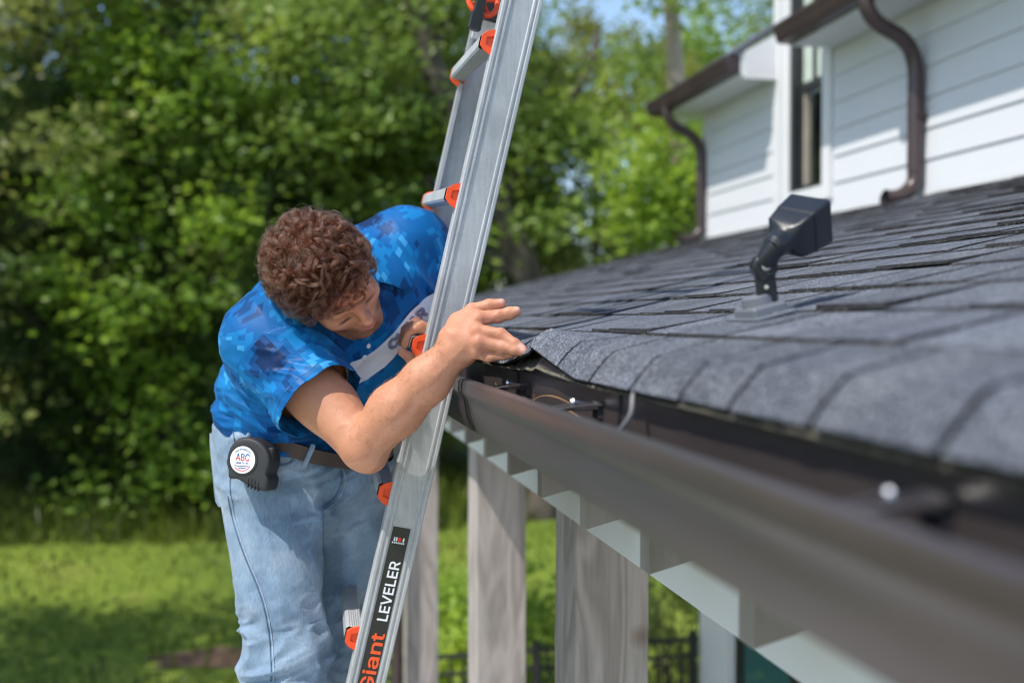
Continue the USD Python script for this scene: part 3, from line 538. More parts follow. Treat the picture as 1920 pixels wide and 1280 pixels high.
# shrubs by the fence
def shrub(name, lab, px, py, d, wx, hz, m, seed, n=34, each=60, size=.07):
    rr_ = np.random.default_rng(seed); p = W(px, py, d); p[2] = 0; s = thing(name, lab, 'shrub', p)
    c = np.stack([p[0] + rr_.normal(size=n) * wx * .5, p[1] + rr_.normal(size=n) * wx * .4, hz * rr_.uniform(.12, 1, n)], 1)
    st = cat([limb(p + [rr_.normal() * .05, rr_.normal() * .05, 0], q_, .012, .004, .05, rr_, 5) for q_ in c[::3]])
    obj('stems', st, L('trunk_bark'), s); obj('foliage', leaves(c, each, .10, size, rr_), m, s)
shrub('garden_shrub', 'bright green shrub behind the fence between the ladder and first post', 835, 1215, 9.0, .6, 1.5, L('leaf_bright'), 3)
shrub('garden_shrub', 'yellow green shrub behind the fence between the two near posts', 1000, 1215, 8.4, .6, 1.7, L('leaf_bright'), 4)
shrub('garden_shrub', 'tall leafy shrub behind the fence beside the house wall', 1265, 1200, 9.3, 1.0, 2.1, L('leaf_olive'), 5, 60)
shrub('garden_shrub', 'low green shrub at the foot of the fence by the far post', 870, 1260, 8.6, .5, .9, L('leaf_bright'), 6)
# trees out to the left that throw their shade over the lawn
for px_, y_, sc, lab in ((-7.6, 9.0, .72, 'tree left of the lawn whose shade falls across the grass'), (-13.5, 14.0, .8, 'taller tree left of the lawn shading the wood edge')):
    pr, s0 = first['mid']; dup(pr, (px_, y_, -.05), 1.0, lab, scale=(sc, sc, sc))
# ---------------------------------------------------------------- ladder leaning on the gutter
ladder = thing('extension_ladder', 'aluminium extension ladder with orange rung clips leaning against the gutter', 'ladder')
A_ = W(918, 79, 1.955); B_ = W(664, 1194, 2.035)
AX = nrm(A_ - B_); A1 = A_                                            # the clips of the near rail, top to bottom
SP = np.linalg.norm(A_ - B_) / 4
YH = nrm(np.array([0, 1.0, 0]) - AX * AX[1]); XH = np.cross(YH, AX); XH = XH if XH[0] > 0 else -XH     # across the rungs' tread, +x-ish
RW = .440                                                               # rail to rail
clipc = [A1 - AX * SP * k for k in range(-3, 9)]
bot = (B_[2] - .02) / AX[2]
def ladder_bar(c0, off_x, off_y, prof, s0, s1):
    "profile points (x across, y along the rungs) swept along the rail"
    pr = np.asarray(prof); ends = [c0 + AX * s for s in (s0, s1)]
    loop = np.vstack([pr, pr[:1]])
    g = np.stack([e + (loop[:, :1] + off_x) * XH + (loop[:, 1:] + off_y) * YH for e in ends]); s = sheet(g)
    from shapely.geometry import Polygon
    v2, f2 = trimesh.creation.triangulate_polygon(Polygon(pr), engine='earcut')
    caps = [T(e + (v2[:, :1] + off_x) * XH + (v2[:, 1:] + off_y) * YH, f2, process=False) for e in ends]
    m = cat([s] + caps); m.merge_vertices(); m.fix_normals(); return m
# channel with beaded edges; the web faces outwards
def channel(w, dep, sgn):
    o = [(0, 0), (.002, -.0026), (.007, -.0026), (.009, -.0004), (.0115, -.0004), (.013, -.0022), (.0165, -.0022), (.0185, 0)]
    o2 = [(w - x, y) for x, y in o[::-1]]
    outer = o + o2; p = outer + [(w, dep), (w - .009, dep), (w - .009, dep - .003), (w - .0032, dep - .003), (w - .0032, .0032), (.0032, .0032), (.0032, dep - .003), (.009, dep - .003), (.009, dep), (0, dep)]
    return np.array([(x, y * sgn) for x, y in p])
WR = .077
s_lo, s_hi = -(B_[2] - .04) / AX[2], (A_[2] + .75 - B_[2]) / AX[2]
OX = .006                                                               # the rail stands just right of its clips
near_rail = obj('outer_rail', ladder_bar(B_, OX, -.012, channel(WR, .030, 1), s_lo, s_hi), L('aluminium'), ladder, smooth=30)
far_rail = obj('outer_rail', ladder_bar(B_, OX, RW + .012, channel(WR, .030, -1), s_lo, s_hi), L('aluminium'), ladder, smooth=30)
inner = [(0, 0), (.05, 0), (.05, .022), (.047, .022), (.047, .003), (.003, .003), (.003, .022), (0, .022)]
def clip_mesh(c, sgn):
    # flared block: narrow where it grips the rung, wide against the rail, with a sunk face
    def ring(s, wx, wz, ox): return [c + YH * s * sgn + XH * (ox + x * wx) + AX * (z * wz) for x, z in ((-1, -.35), (-1, .35), (-.55, .62), (.9, 1), (.9, -1), (-.55, -.62))]
    R0, R1, R2 = ring(-.004, .019, .0315, .002), ring(.007, .0185, .028, .002), ring(.018, .0165, .020, .001)
    m = hull(R0 + R1); m2 = hull(R1 + R2)
    face = [c + YH * (-.006) * sgn + XH * (.004 + x * .0125) + AX * (z * .0205) for x, z in ((-.9, -.35), (-.9, .35), (.9, .72), (.9, -.72))]
    face2 = [p + YH * .006 * sgn for p in face]
    try: m = trimesh.boolean.difference([m, hull(face + face2)], engine='manifold')
    except Exception: pass
    return cat([m, m2])
RX = np.array([-.0165, .0165]); 
rung_prof = [(-.018, -.010), (-.015, -.0145), (.013, -.0145), (.0165, -.011), (.0165, .011), (.013, .0145), (-.015, .0145), (-.018, .010)]
grooves = []
for k, c in enumerate(clipc):
    if c[2] > A_[2] + .7 or c[2] < .25: continue
    y0, y1 = .018, RW - .018
    pr = []
    for i in range(len(rung_prof)):
        pr.append(rung_prof[i])
    top = [(x, .0145 - (.0012 if i % 2 else 0)) for i, x in enumerate(np.linspace(.012, -.014, 12))]
    bt = [(x, -.0145 + (.0012 if i % 2 else 0)) for i, x in enumerate(np.linspace(-.014, .012, 12))]
    loop = np.array([(-.018, .010), (-.018, -.010)] + bt + [(.0165, -.011), (.0165, .011)] + top)
    loop = np.vstack([loop, loop[:1]])
    g = np.stack([c + YH * y + loop[:, :1] * XH + loop[:, 1:] * AX for y in (y0, y1)]); s = sheet(g); s.fix_normals()
    rg = obj('rung', s, L('aluminium'), ladder, smooth=35)
    obj('rung_clip', clip_mesh(c, 1), L('orange_plastic'), rg)
    obj('rung_clip', clip_mesh(c + YH * RW, -1), L('orange_plastic'), rg)
# printed label on the near rail
def on_rail(px, py):
    "where a sight line meets the outer face of the near rail"
    d = W(px, py, 1) - EYE; p0 = B_ - YH * .0135; return EYE + d * (((p0 - EYE) @ YH) / (d @ YH))
def rail_sx(p): q = p - B_; return q @ AX, q @ XH
s_top, x_top0 = rail_sx(on_rail(737, 986)); x_l = OX + .0200; x_r = OX + WR - .0210
def flat_on_rail(poly_sx, lift_, mat_, name, parent=None, label=None):
    "a flat print: polygon of (along, across) on the rail's web"
    from shapely.geometry import Polygon
    pol = poly_sx if hasattr(poly_sx, 'geom_type') else Polygon(poly_sx)
    ms = []
    for gpoly in getattr(pol, 'geoms', [pol]):
        v2, f2 = trimesh.creation.triangulate_polygon(gpoly, engine='earcut'); ms.append(T(B_ + v2[:, :1] * AX + v2[:, 1:] * XH - YH * (.012 + lift_), f2, process=False))
    m = cat(ms)
    n = m.face_normals.mean(0)
    if n @ YH > 0: m.invert()
    return obj(name, m, mat_, parent or near_rail, label=label)
mat('label_black', (.016, .017, .014), .35, .15, 30); mat('print_white', (.78, .80, .82), .45, .03); mat('print_orange', (.86, .10, .02), .45, .03); mat('print_red', (.65, .03, .02), .5, .05); mat('print_blue', (.02, .10, .34), .5, .05); mat('print_navy', (.012, .03, .16), .6, .05)
flat_on_rail([(s_top, x_l), (s_top, x_r), (s_top - .80, x_r), (s_top - .80, x_l)], .0008, L('label_black'), 'label')
def text_poly(text, height, bold=True):
    from shapely.ops import unary_union
    from shapely.geometry import Polygon
    m = meshkit.text_mesh(text, height, .01, bold=bold)
    up_ = m.face_normals[:, 2] > .9
    return unary_union([Polygon(m.vertices[f][:, :2]) for f in m.faces[up_]]).buffer(1e-5).simplify(height * .012)
from shapely import affinity
def rail_text(text, s0, s1, x0, x1, mat_, bold=True):
    "lettering that reads up the rail from s0 to s1, its caps from x1 (foot) to x0 (head)"
    t = text_poly(text, 1.0, bold); a, b, c, d = t.bounds
    t = affinity.affine_transform(t, [(s1 - s0) / (c - a), 0, 0, (x0 - x1) / (d - b), s0 - a * (s1 - s0) / (c - a), x1 - b * (x0 - x1) / (d - b)])
    flat_on_rail(t, .0014, mat_, 'lettering')
sa, sb = rail_sx(on_rail(715, 1163))[0], rail_sx(on_rail(741, 1052))[0]
wl = x_r - x_l
rail_text('LEVELER', sa, sb, x_l + wl * .26, x_l + wl * .86, L('print_white'))
sc_ = rail_sx(on_rail(709, 1186))[0]
rail_text('Little Giant', sc_ - .262, sc_, x_l + wl * .12, x_l + wl * .93, L('print_orange'))
st0 = rail_sx(on_rail(740, 1018))[0]
for i in range(7): flat_on_rail([(st0 + .0035, x_l + wl * (.12 + .105 * i)), (st0 + .0035, x_l + wl * (.19 + .105 * i)), (st0, x_l + wl * (.19 + .105 * i)), (st0, x_l + wl * (.12 + .105 * i))], .0014, L('print_white'), 'fine_print')
flat_on_rail([(st0 + .009 + .005 * math.cos(t), x_l + wl * .5 + .004 * math.sin(t)) for t in np.linspace(0, 2 * np.pi, 16, endpoint=False)], .0014, L('print_red'), 'fine_print')
for a_ in (.18, .30, .70): flat_on_rail([(st0 + .005, x_l + wl * a_), (st0 + .013, x_l + wl * a_), (st0 + .013, x_l + wl * (a_ + .08)), (st0 + .005, x_l + wl * (a_ + .08))], .0014, L('print_white'), 'fine_print')
# lock with its orange star wheel at the top, beside the far rail
lk = W(906, 4, 2.16)
wv = nrm(V(.0, .0, 1) * .9 + V(.35, .25, 0)); e1 = nrm(np.cross(AX, wv)); e2 = np.cross(wv, e1)
a = np.linspace(0, 2 * np.pi, 40)
ringp = np.array([lk + .033 * (math.cos(t) * e1 + math.sin(t) * e2) for t in a])
lock = obj('lock_wheel', cat([tube(ringp, .0065, 10, False)] + [tube([lk, lk + .032 * (math.cos(t) * e1 + math.sin(t) * e2)], .004, 8) for t in np.arange(4) * np.pi / 2 + .5]), L('orange_plastic'), ladder, smooth=50)
obj('lock_handle', cat([obox(W(899, 10, 2.14), [XH, YH, AX], (.011, .012, .055), .003), obox(W(892, 40, 2.14), [XH, YH, AX], (.014, .010, .02), .003)]), L('black_plastic'), ladder)
obj('lock_plate', obox(W(921, 8, 2.25), [XH, YH, AX], (.030, .006, .038), .002), L('black_plastic'), ladder)
obj('lock_bracket', obox(W(912, 46, 2.28), [XH, YH, AX], (.028, .004, .04), .002), L('aluminium'), ladder)

# ---------------------------------------------------------------- the spotlight on the roof
XS, YS = .640, 1.285
spot = thing('roof_spotlight', 'small black adjustable spotlight screwed to the shingles', 'spotlight', (XS, YS, roof_z(XS)))
rn = nrm([-PITCH_R, 0, 1]); rx = nrm([1, 0, PITCH_R]); ry = np.array([0, 1.0, 0])
c = np.array([XS, YS, roof_z(XS) + .006])
usdkit.material(stage, L('base_clear'), {'p': ('principled_bsdf', {'base_color': (.12, .13, .15), 'roughness': .3, 'specular_ior_level': .6})}, surface='p.BSDF')
obj('base', cat([obox(c + rn * .008, [rx, ry, rn], (.026, .033, .009), .004), tube([c + rn * .016, c + rn * .028, c + rn * .0305], [.024, .0235, .0205], 28)]), L('base_clear'), spot)
obj('base_flange', obox(c + rn * .0015, [rx, ry, rn], (.031, .050, .002), .001), L('base_clear'), spot)
for s in (-1, 1): obj('base_screw', tube([c + ry * s * .043 + rn * .002, c + ry * s * .043 + rn * .006, c + ry * s * .043 + rn * .0062], [.005, .005, .002], 12), L('steel'), spot, smooth=40)
D0 = 1.375
kn = W(1432, 500, D0); st_ = W(1440, 572, D0 + .005)
sv = nrm(kn - st_); sx_ = nrm(np.cross(sv, FW)); sy_ = np.cross(sv, sx_)
obj('stem', cat([obox((kn + st_) / 2 - sv * .002, [sx_, sy_, sv], (.0135, .008, np.linalg.norm(kn - st_) / 2), .003), tube([kn - sy_ * .012, kn - sy_ * .010, kn + sy_ * .010, kn + sy_ * .012], [.0150, .0175, .0175, .0150], 24)]), L('lamp_black'), spot, smooth=30)
obj('stem_screw', tube([kn - FW * .012, kn - FW * .0155, kn - FW * .016], [.0065, .0065, .003], 14), L('steel'), spot, smooth=40)
for dy in (38, 12): obj('stem_screw', tube([W(1437, 500 + dy, D0 - .008), W(1437, 500 + dy, D0 - .0105)], .003, 10), L('steel'), spot)
aA = nrm(V(.042, .029, -.030)); aD = V(.012, -.062, -.034); aD = nrm(aD - aA * (aD @ aA)); aS = np.cross(aA, aD)
hc = W(1494, 430, D0 + .012)
if aS @ FW < 0: aS = -aS
rear = W(1478, 452, D0 + .008)
def rr_ring(cen, hw, hd, off, rnd=.25):
    "square ring with rounded corners, 24 points"
    if rnd > .5:
        t = np.linspace(0, 2 * np.pi, 24, endpoint=False) + np.pi / 4; cx, cy = np.cos(t - np.pi / 4), np.sin(t - np.pi / 4)
    else:
        cx, cy = [], []; q = .14
        for k in range(4):
            for a in np.linspace(0, np.pi / 2, 6): cx.append((1 - q) * math.copysign(1, math.cos(k * np.pi / 2 + np.pi / 4)) + q * math.cos(a + k * np.pi / 2)); cy.append((1 - q) * math.copysign(1, math.sin(k * np.pi / 2 + np.pi / 4)) + q * math.sin(a + k * np.pi / 2))
        cx, cy = np.array(cx), np.array(cy)
    return cen + aA * off + (cx[:, None] * hw) * aS + (cy[:, None] * hd) * aD
rings = [(-.062, .012, .012, 1), (-.056, .017, .017, 1), (-.040, .019, .019, 1), (-.035, .021, .021, 1), (-.026, .0265, .0265, .2), (-.003, .0295, .0295, .2), (-.002, .0285, .0285, .2), (.000, .0285, .0285, .2), (.001, .0305, .0305, .2), (.036, .0325, .0335, .2), (.036, .0300, .031, .2), (.004, .027, .027, .2)]
g = np.stack([rr_ring(hc, w, d_, o, r_) for o, w, d_, r_ in rings]); g = np.concatenate([g, g[:, :1]], 1)
body = sheet(g); body.fix_normals()
hd_ = obj('lamp_head', cat([body, hull(g[0][:-1]), hull(g[-1][:-1])]), L('lamp_black'), spot, smooth=32)
obj('lamp_lens', hull(np.vstack([rr_ring(hc, .0268, .0268, .006, .2), rr_ring(hc, .0268, .0268, .009, .2)])), L('door_glass'), hd_)
obj('lamp_neck', tube([kn, kn + (hc - aA * .062 - kn) * .5, hc - aA * .052], [.0145, .0145, .0155], 18), L('lamp_black'), spot, smooth=40)
# cable out of the gutter over the shingle edge, and the litter in the gutter
cp = [W(1190, 735, 1.235), W(1186, 752, 1.225), W(1184, 772, 1.22), W(1172, 795, 1.225), W(1150, 815, 1.25), W(1120, 828, 1.31)]
tag(obj('cable', tube(spline(cp, 30), .0035, 10), L('cable_grey'), smooth=60), 'grey cable drooping from the shingle edge into the gutter', 'cable')
r = np.random.default_rng(3); nd = []
for i in range(150):
    y = r.uniform(1.0, 2.0); p = np.array([r.uniform(.368, .418), y, ZL - .096 + r.uniform(0, .05) * (r.random() < .5)]); d = r.normal(size=3) * [.22, 1, .4]; d = nrm(d) * r.uniform(.015, .05)
    nd.append(tube([p, p + d * .5 + [0, 0, .006], p + d], .0007, 4, False))
tag(obj('pine_needles', cat(nd), L('needle')), 'dry brown pine needles caught in the gutter below the lifted shingle', 'litter', kind='stuff')
for i, (px_, py_, d_, w) in enumerate(((1040, 750, 1.56, .05), (1052, 772, 1.53, .035))):
    q = [W(px_ - 45, py_ + 6, d_ + .08), W(px_ - 20, py_ - 8 * (1 - i * .6), d_ + .04), W(px_ + 10, py_ - 3, d_), W(px_ + 38, py_ + 12, d_ - .03)]
    tag(obj('gutter_twig', tube(spline(q, 14), .0012, 6), L('needle')), ('thin curved twig lying over the gutter hanger', 'short twig lying lower in the gutter by the hanger')[i], 'twig')

nl = W(1697, 803, .735)
tag(obj('nail_head', trimesh.creation.icosphere(2, .0019).apply_translation([nl[0], nl[1], nl[2]]), L('steel'), smooth=True), 'single shiny nail head on the nearest shingle by the eave', 'nail')
# ---------------------------------------------------------------- signed distance modelling for the worker
def sdf_eval(prims, P):
    "smooth union of primitives at points"
    d = np.full(len(P), 1e3, np.float32)
    for pr in prims: d = blend(d, prim(pr, P), pr)
    return d
def prim(pr, P):
    k = pr['t']
    if k == 'rc':
        a, b = pr['a'], pr['b']; ab = b - a; q = P - a; t = np.clip(q @ ab / max(ab @ ab, 1e-12), 0, 1)
        return np.sqrt(((q - t[:, None] * ab) ** 2).sum(1)) - (pr['ra'] + (pr['rb'] - pr['ra']) * t)
    q = (P - pr['c']) @ pr['ax'].T; r = pr['r']; k0 = np.sqrt(((q / r) ** 2).sum(1)); k1 = np.sqrt(((q / r ** 2) ** 2).sum(1))
    return k0 * (k0 - 1) / np.maximum(k1, 1e-9)
def blend(d, e, pr):
    k = pr['k']
    if pr['op'] == 'sub':
        e = -e; h = np.clip(.5 - .5 * (e - d) / -k * -1, 0, 1) if False else np.maximum(k - np.abs(d - e), 0) / k
        return np.maximum(d, e) + h * h * k * .25
    h = np.maximum(k - np.abs(d - e), 0) / k
    return np.minimum(d, e) - h * h * k * .25
def rc(a, b, ra, rb, k=.02, op='add'): return dict(t='rc', a=np.asarray(a, float), b=np.asarray(b, float), ra=ra, rb=rb, k=k, op=op)
def ell(c, ax, r, k=.02, op='add'): return dict(t='ell', c=np.asarray(c, float), ax=np.asarray(ax, float), r=np.asarray(r, float), k=k, op=op)
def polygonise(prims, h, pad=.03, B=8):
    lo, hi = [], []
    for p in prims:
        if p['op'] == 'sub': continue
        if p['t'] == 'rc':
            m = max(p['ra'], p['rb']); lo += [np.minimum(p['a'], p['b']) - m]; hi += [np.maximum(p['a'], p['b']) + m]
        else: m = p['r'].max(); lo += [p['c'] - m]; hi += [p['c'] + m]
    lo, hi = np.min(lo, 0) - pad, np.max(hi, 0) + pad
    nb = np.ceil((hi - lo) / (h * B)).astype(int); n = nb * B
    bi = np.stack(np.meshgrid(*[np.arange(k) for k in nb], indexing='ij'), -1).reshape(-1, 3)
    bc = lo + (bi * B + (B - 1) / 2) * h; R = h * B * .87
    Dp = np.stack([prim(p, bc) for p in prims], 1); d = np.full(len(bc), 1e3)
    for j, p in enumerate(prims): d = blend(d, Dp[:, j], p)
    vol = np.where(d < 0, -1.0, 1.0).astype(np.float32).reshape(nb)
    vol = vol.repeat(B, 0).repeat(B, 1).repeat(B, 2)
    act = np.where(np.abs(d) < R * 1.25 + .006)[0]
    lp = np.stack(np.meshgrid(*[np.arange(B)] * 3, indexing='ij'), -1).reshape(-1, 3) * h
    dm = np.array([Dp[:, j] if p['op'] == 'add' else np.full(len(bc), 9) for j, p in enumerate(prims)]).min(0)
    P = (lo + bi[act] * B * h)[:, None, :] + lp[None]; D = np.full(P.shape[:2], 1e3, np.float32)
    for j, p in enumerate(prims):
        lim = (dm[act] + 2 * R + p['k'] + .01) if p['op'] == 'add' else np.full(len(act), R + p['k'])
        s = np.where(Dp[act, j] < lim)[0]
        if len(s): D[s] = blend(D[s].ravel(), prim(p, P[s].reshape(-1, 3)).astype(np.float32), p).reshape(len(s), -1)
    v6 = vol.reshape(nb[0], B, nb[1], B, nb[2], B).transpose(0, 2, 4, 1, 3, 5).reshape(-1, B ** 3).copy()
    v6[act] = D
    vol = v6.reshape(nb[0], nb[1], nb[2], B, B, B).transpose(0, 3, 1, 4, 2, 5).reshape(n)
    return surface_nets(vol, lo, h)
def surface_nets(vol, lo, h):
    s = vol < 0; cnt = np.zeros(tuple(k - 1 for k in vol.shape), np.uint8)
    off = [(a, b, c) for a in (0, 1) for b in (0, 1) for c in (0, 1)]
    sl = lambda o: tuple(slice(o[i], vol.shape[i] - 1 + o[i]) for i in range(3))
    for o in off: cnt += s[sl(o)]
    idx = np.argwhere((cnt > 0) & (cnt < 8)); vals = np.stack([vol[tuple((idx + o).T)] for o in off], 1)
    acc = np.zeros((len(idx), 3)); num = np.zeros(len(idx)); oa = np.array(off, float)
    for i in range(8):
        for j in range(i + 1, 8):
            if np.abs(oa[i] - oa[j]).sum() != 1: continue
            a, b = vals[:, i], vals[:, j]; m = (a < 0) != (b < 0); t = np.where(m, a / np.where(m, a - b, 1), 0)
            acc += np.where(m[:, None], oa[i] + t[:, None] * (oa[j] - oa[i]), 0); num += m
    v = lo + (idx + acc / num[:, None]) * h
    vid = np.full(cnt.shape, -1, np.int32); vid[tuple(idx.T)] = np.arange(len(idx)); F = []
    for ax in range(3):
        o1 = [0, 0, 0]; o1[ax] = 1
        A = s[tuple(slice(1, vol.shape[i] - 1) if i != ax else slice(0, vol.shape[i] - 1) for i in range(3))]
        Bv = s[tuple(slice(1, vol.shape[i] - 1) if i != ax else slice(1, vol.shape[i]) for i in range(3))]
        e = np.argwhere(A != Bv); 
        if not len(e): continue
        fl = A[tuple(e.T)]; base = e.copy()
        for i in range(3):
            if i != ax: base[:, i] += 1
        b1, b2 = [(1, 2), (2, 0), (0, 1)][ax]; d1 = np.zeros(3, int); d1[b1] = 1; d2 = np.zeros(3, int); d2[b2] = 1
        q = np.stack([vid[tuple((base - d1 - d2).T)], vid[tuple((base - d2).T)], vid[tuple(base.T)], vid[tuple((base - d1).T)]], 1)
        q = np.where(fl[:, None], q, q[:, ::-1]); F.append(q)
    q = np.vstack(F); q = q[(q >= 0).all(1)]
    return T(v, np.vstack([q[:, [0, 1, 2]], q[:, [0, 2, 3]]]), process=False)
def relax(m, n):
    from scipy.sparse import coo_matrix
    e = m.edges_unique; k = len(m.vertices); A = coo_matrix((np.ones(2 * len(e)), (np.r_[e[:, 0], e[:, 1]], np.r_[e[:, 1], e[:, 0]])), (k, k)).tocsr(); dg = np.asarray(A.sum(1)).ravel()[:, None]
    v = np.array(m.vertices)
    for _ in range(n):
        for w in (.5, -.53): v = v + w * (A @ v / np.maximum(dg, 1) - v)
    m.vertices = v
def solidify(m, t):
    "gives a cloth an inside a little below its outside"
    n = m.vertex_normals; k = len(m.vertices); e = m.edges_sorted; u, inv, c = np.unique(e, axis=0, return_inverse=True, return_counts=True)
    be = m.edges[c[inv] == 1]; side = np.vstack([np.stack([be[:, 1], be[:, 0], be[:, 0] + k], 1), np.stack([be[:, 1], be[:, 0] + k, be[:, 1] + k], 1)])
    return T(np.vstack([m.vertices, m.vertices - n * t]), np.vstack([m.faces, m.faces[:, ::-1] + k, side]), process=False)
def ray(mesh, px, py):
    o = EYE[None]; d = nrm(W(px, py, 1) - EYE)[None]
    loc, _, fi = mesh.ray.intersects_location(o, d, multiple_hits=False)
    return (loc[0], mesh.face_normals[fi[0]]) if len(loc) else (None, None)
def fold(P, a, b, t, fa, fb, ft, seed):
    "cloth folds: ridged noise drawn out along the direction t"
    q = np.stack([P @ a * fa, P @ b * fb, P @ t * ft], -1); q = q + .6 * (meshkit.noise(q * .7, seed + 9)[:, None] - .5)
    r1 = 1 - np.abs(2 * meshkit.noise(q, seed) - 1); r2 = 1 - np.abs(2 * meshkit.noise(q * 2.1, seed + 1) - 1)
    return r1 ** 1.5 * .7 + r2 * .3

# ---- joints, surveyed from the photograph
J = dict(
    rsh=W(506, 640, 2.06), relb=W(682, 836, 1.925), rfor=W(742, 768, 1.90), rwri=W(855, 655, 1.868),
    lsh=W(768, 466, 2.30), lelb=W(850, 590, 2.43), lwri=W(806, 634, 2.215),
    rch=W(566, 636, 2.13), lch=W(712, 556, 2.26), rbe=W(534, 736, 2.20), lbe=W(634, 716, 2.29), rpe=W(524, 862, 2.22), lpe=W(628, 850, 2.32),
    rhip=W(511, 892, 2.20), lhip=W(640, 886, 2.33), rkne=W(538, 1235, 2.13), lkne=W(622, 1222, 2.40), neck=W(648, 540, 2.20))
Ru = np.array([RT, UP, -FW])
hf, hl, hu = nrm(V(.655, -.598, .462)), nrm(V(.720, .679, -.143)), nrm(V(-.228, .426, .876)); HA = np.array([hf, hl, hu])
HC = W(611, 519, 2.00)
def H(f, l, u): return HC + f * hf + l * hl + u * hu
head = [ell(H(-.004, 0, .018), HA, (.099, .078, .097), .02), ell(H(.032, 0, -.050), HA, (.066, .061, .080), .03)]
head += [rc(H(.00, s * .056, -.050), H(.066, s * .020, -.106), .020, .019, .025) for s in (-1, 1)]
head += [rc(H(.078, -.012, -.112), H(.078, .012, -.112), .0185, .0185, .02)]
head += [ell(H(.062, s * .043, -.040), HA, (.026, .024, .022), .02) for s in (-1, 1)]
head += [rc(H(.083, -.034, .004), H(.083, .034, .004), .014, .014, .02), rc(H(.086, 0, .0), H(.091, 0, -.006), .012, .012, .015)]
head += [ell(H(.101, s * .033, -.020), HA, (.017, .019, .012), .012, 'sub') for s in (-1, 1)]
head += [ell(H(.0755, s * .032, -.021), HA, (.0150, .0155, .0135), .004) for s in (-1, 1)]
head += [rc(H(.093, 0, -.008), H(.1135, 0, -.044), .0075, .0105, .010), rc(H(.110, 0, -.046), H(.1145, 0, -.0465), .0115, .0105, .008)]
head += [ell(H(.1005, s * .0115, -.050), HA, (.0105, .0075, .0075), .006) for s in (-1, 1)]
head += [ell(H(.105, s * .0065, -.0575), HA, (.0055, .0032, .003), .002, 'sub') for s in (-1, 1)]
head += [ell(H(.090, 0, -.080), HA, (.013, .026, .022), .012)]
head += [rc(H(.0945, s * .021, -.0795), H(.1015, 0, -.0760), .0042, .0062, .004) for s in (-1, 1)]
head += [rc(H(.0935, s * .019, -.0835), H(.0995, 0, -.0885), .0042, .0072, .0035) for s in (-1, 1)]
head += [rc(H(.1065, -.017, -.0822), H(.1065, .017, -.0822), .0022, .0022, .002, 'sub')]
for s in (-1, 1):
    head += [ell(H(-.004, s * .0795, -.022), HA, (.021, .008, .033), .008), ell(H(.002, s * .0885, -.020), HA, (.011, .006, .019), .006, 'sub')]
nb_ = J['neck']
body = [rc(H(-.030, 0, -.060), nb_ + V(0, -.01, 0), .056, .064, .03)]
body += [rc(J['rch'], J['lch'], .112, .112, .04), rc(J['rbe'], J['lbe'], .116, .112, .05), rc(J['rpe'], J['lpe'], .112, .110, .05), rc(J['rch'], J['rbe'], .108, .112, .04), rc(J['lch'], J['lbe'], .108, .108, .04),
         rc(J['rbe'], J['rpe'], .112, .108, .04), rc(J['lbe'], J['lpe'], .108, .106, .04), rc(W(560, 585, 2.20), W(700, 500, 2.30), .092, .09, .05)]
body += [rc(J['rsh'], nb_, .062, .058, .05), rc(J['lsh'], nb_, .062, .058, .05), rc(J['lsh'], W(705, 540, 2.32), .072, .09, .05), rc(J['rsh'], W(560, 640, 2.18), .07, .09, .05)]
arms = [rc(J['rsh'], J['relb'], .064, .0445, .03), ell(W(598, 745, 1.985), np.array([nrm(J['relb'] - J['rsh']), nrm(np.cross(J['relb'] - J['rsh'], FW)), FW]), (.100, .055, .053), .03),
        rc(J['relb'], J['rfor'], .0430, .0490, .012), rc(J['rfor'], W(800, 712, 1.88), .0490, .042, .02), rc(W(800, 712, 1.88), J['rwri'], .042, .0300, .02),
        rc(W(684, 846, 1.925), W(694, 856, 1.925), .034, .031, .018)]
arms += [rc(J['lsh'], J['lelb'], .064, .046, .03), rc(J['lelb'], J['lwri'], .048, .030, .02)]
# ---- right hand under the shingle: palm, thumb away, four fingers
RH = dict(th=[(860, 606, 1.888, .017), (885, 581, 1.892, .0125), (917, 573, 1.890, .0112), (940, 568, 1.887, .0085)],
          ix=[(897, 597, 1.868, .0135), (934, 593, 1.872, .0112), (955, 587, 1.872, .0102), (967, 584, 1.870, .0088)],
          md=[(894, 621, 1.848, .0138), (938, 627, 1.838, .0112), (965, 644, 1.828, .0095), (979, 654, 1.822, .0078)],
          rg=[(899, 641, 1.842, .0130), (942, 650, 1.832, .0102), (966, 656, 1.824, .0090), (982, 660, 1.818, .0076)],
          pk=[(893, 659, 1.850, .0122), (917, 669, 1.846, .0094), (944, 666, 1.840, .0083), (961, 663, 1.836, .0070)])
hand = []
wr = W(864, 646, 1.866)
hand += [rc(J['rwri'], wr, .0300, .0260, .015)]
for k, kk in (('ix', 0), ('md', 1), ('rg', 2), ('pk', 3)):
    p = RH[k]; hand.append(rc(W(862 + kk * 3, 632 + kk * 10, 1.868), W(*p[0][:3]), .0215, p[0][3], .014))
hand += [rc(W(848, 632, 1.872), W(*RH['th'][0][:3]), .024, .0175, .015), rc(W(*RH['th'][0][:3]), W(892, 606, 1.874), .0165, .012, .015), rc(W(878, 590, 1.886), W(896, 598, 1.872), .0125, .0115, .012)]
for k, p in RH.items():
    for a, b in zip(p[:-1], p[1:]): hand.append(rc(W(*a[:3]), W(*b[:3]), a[3], b[3], .0045))
    for q in p[1:3]: hand.append(ell(W(*q[:3]), Ru, (q[3] * 1.03,) * 3, .003))
    if k != 'th': hand.append(ell(W(p[0][0] - 1, p[0][1] - 1, p[0][2] - .004), Ru, (.0105, .0105, .0105), .006))
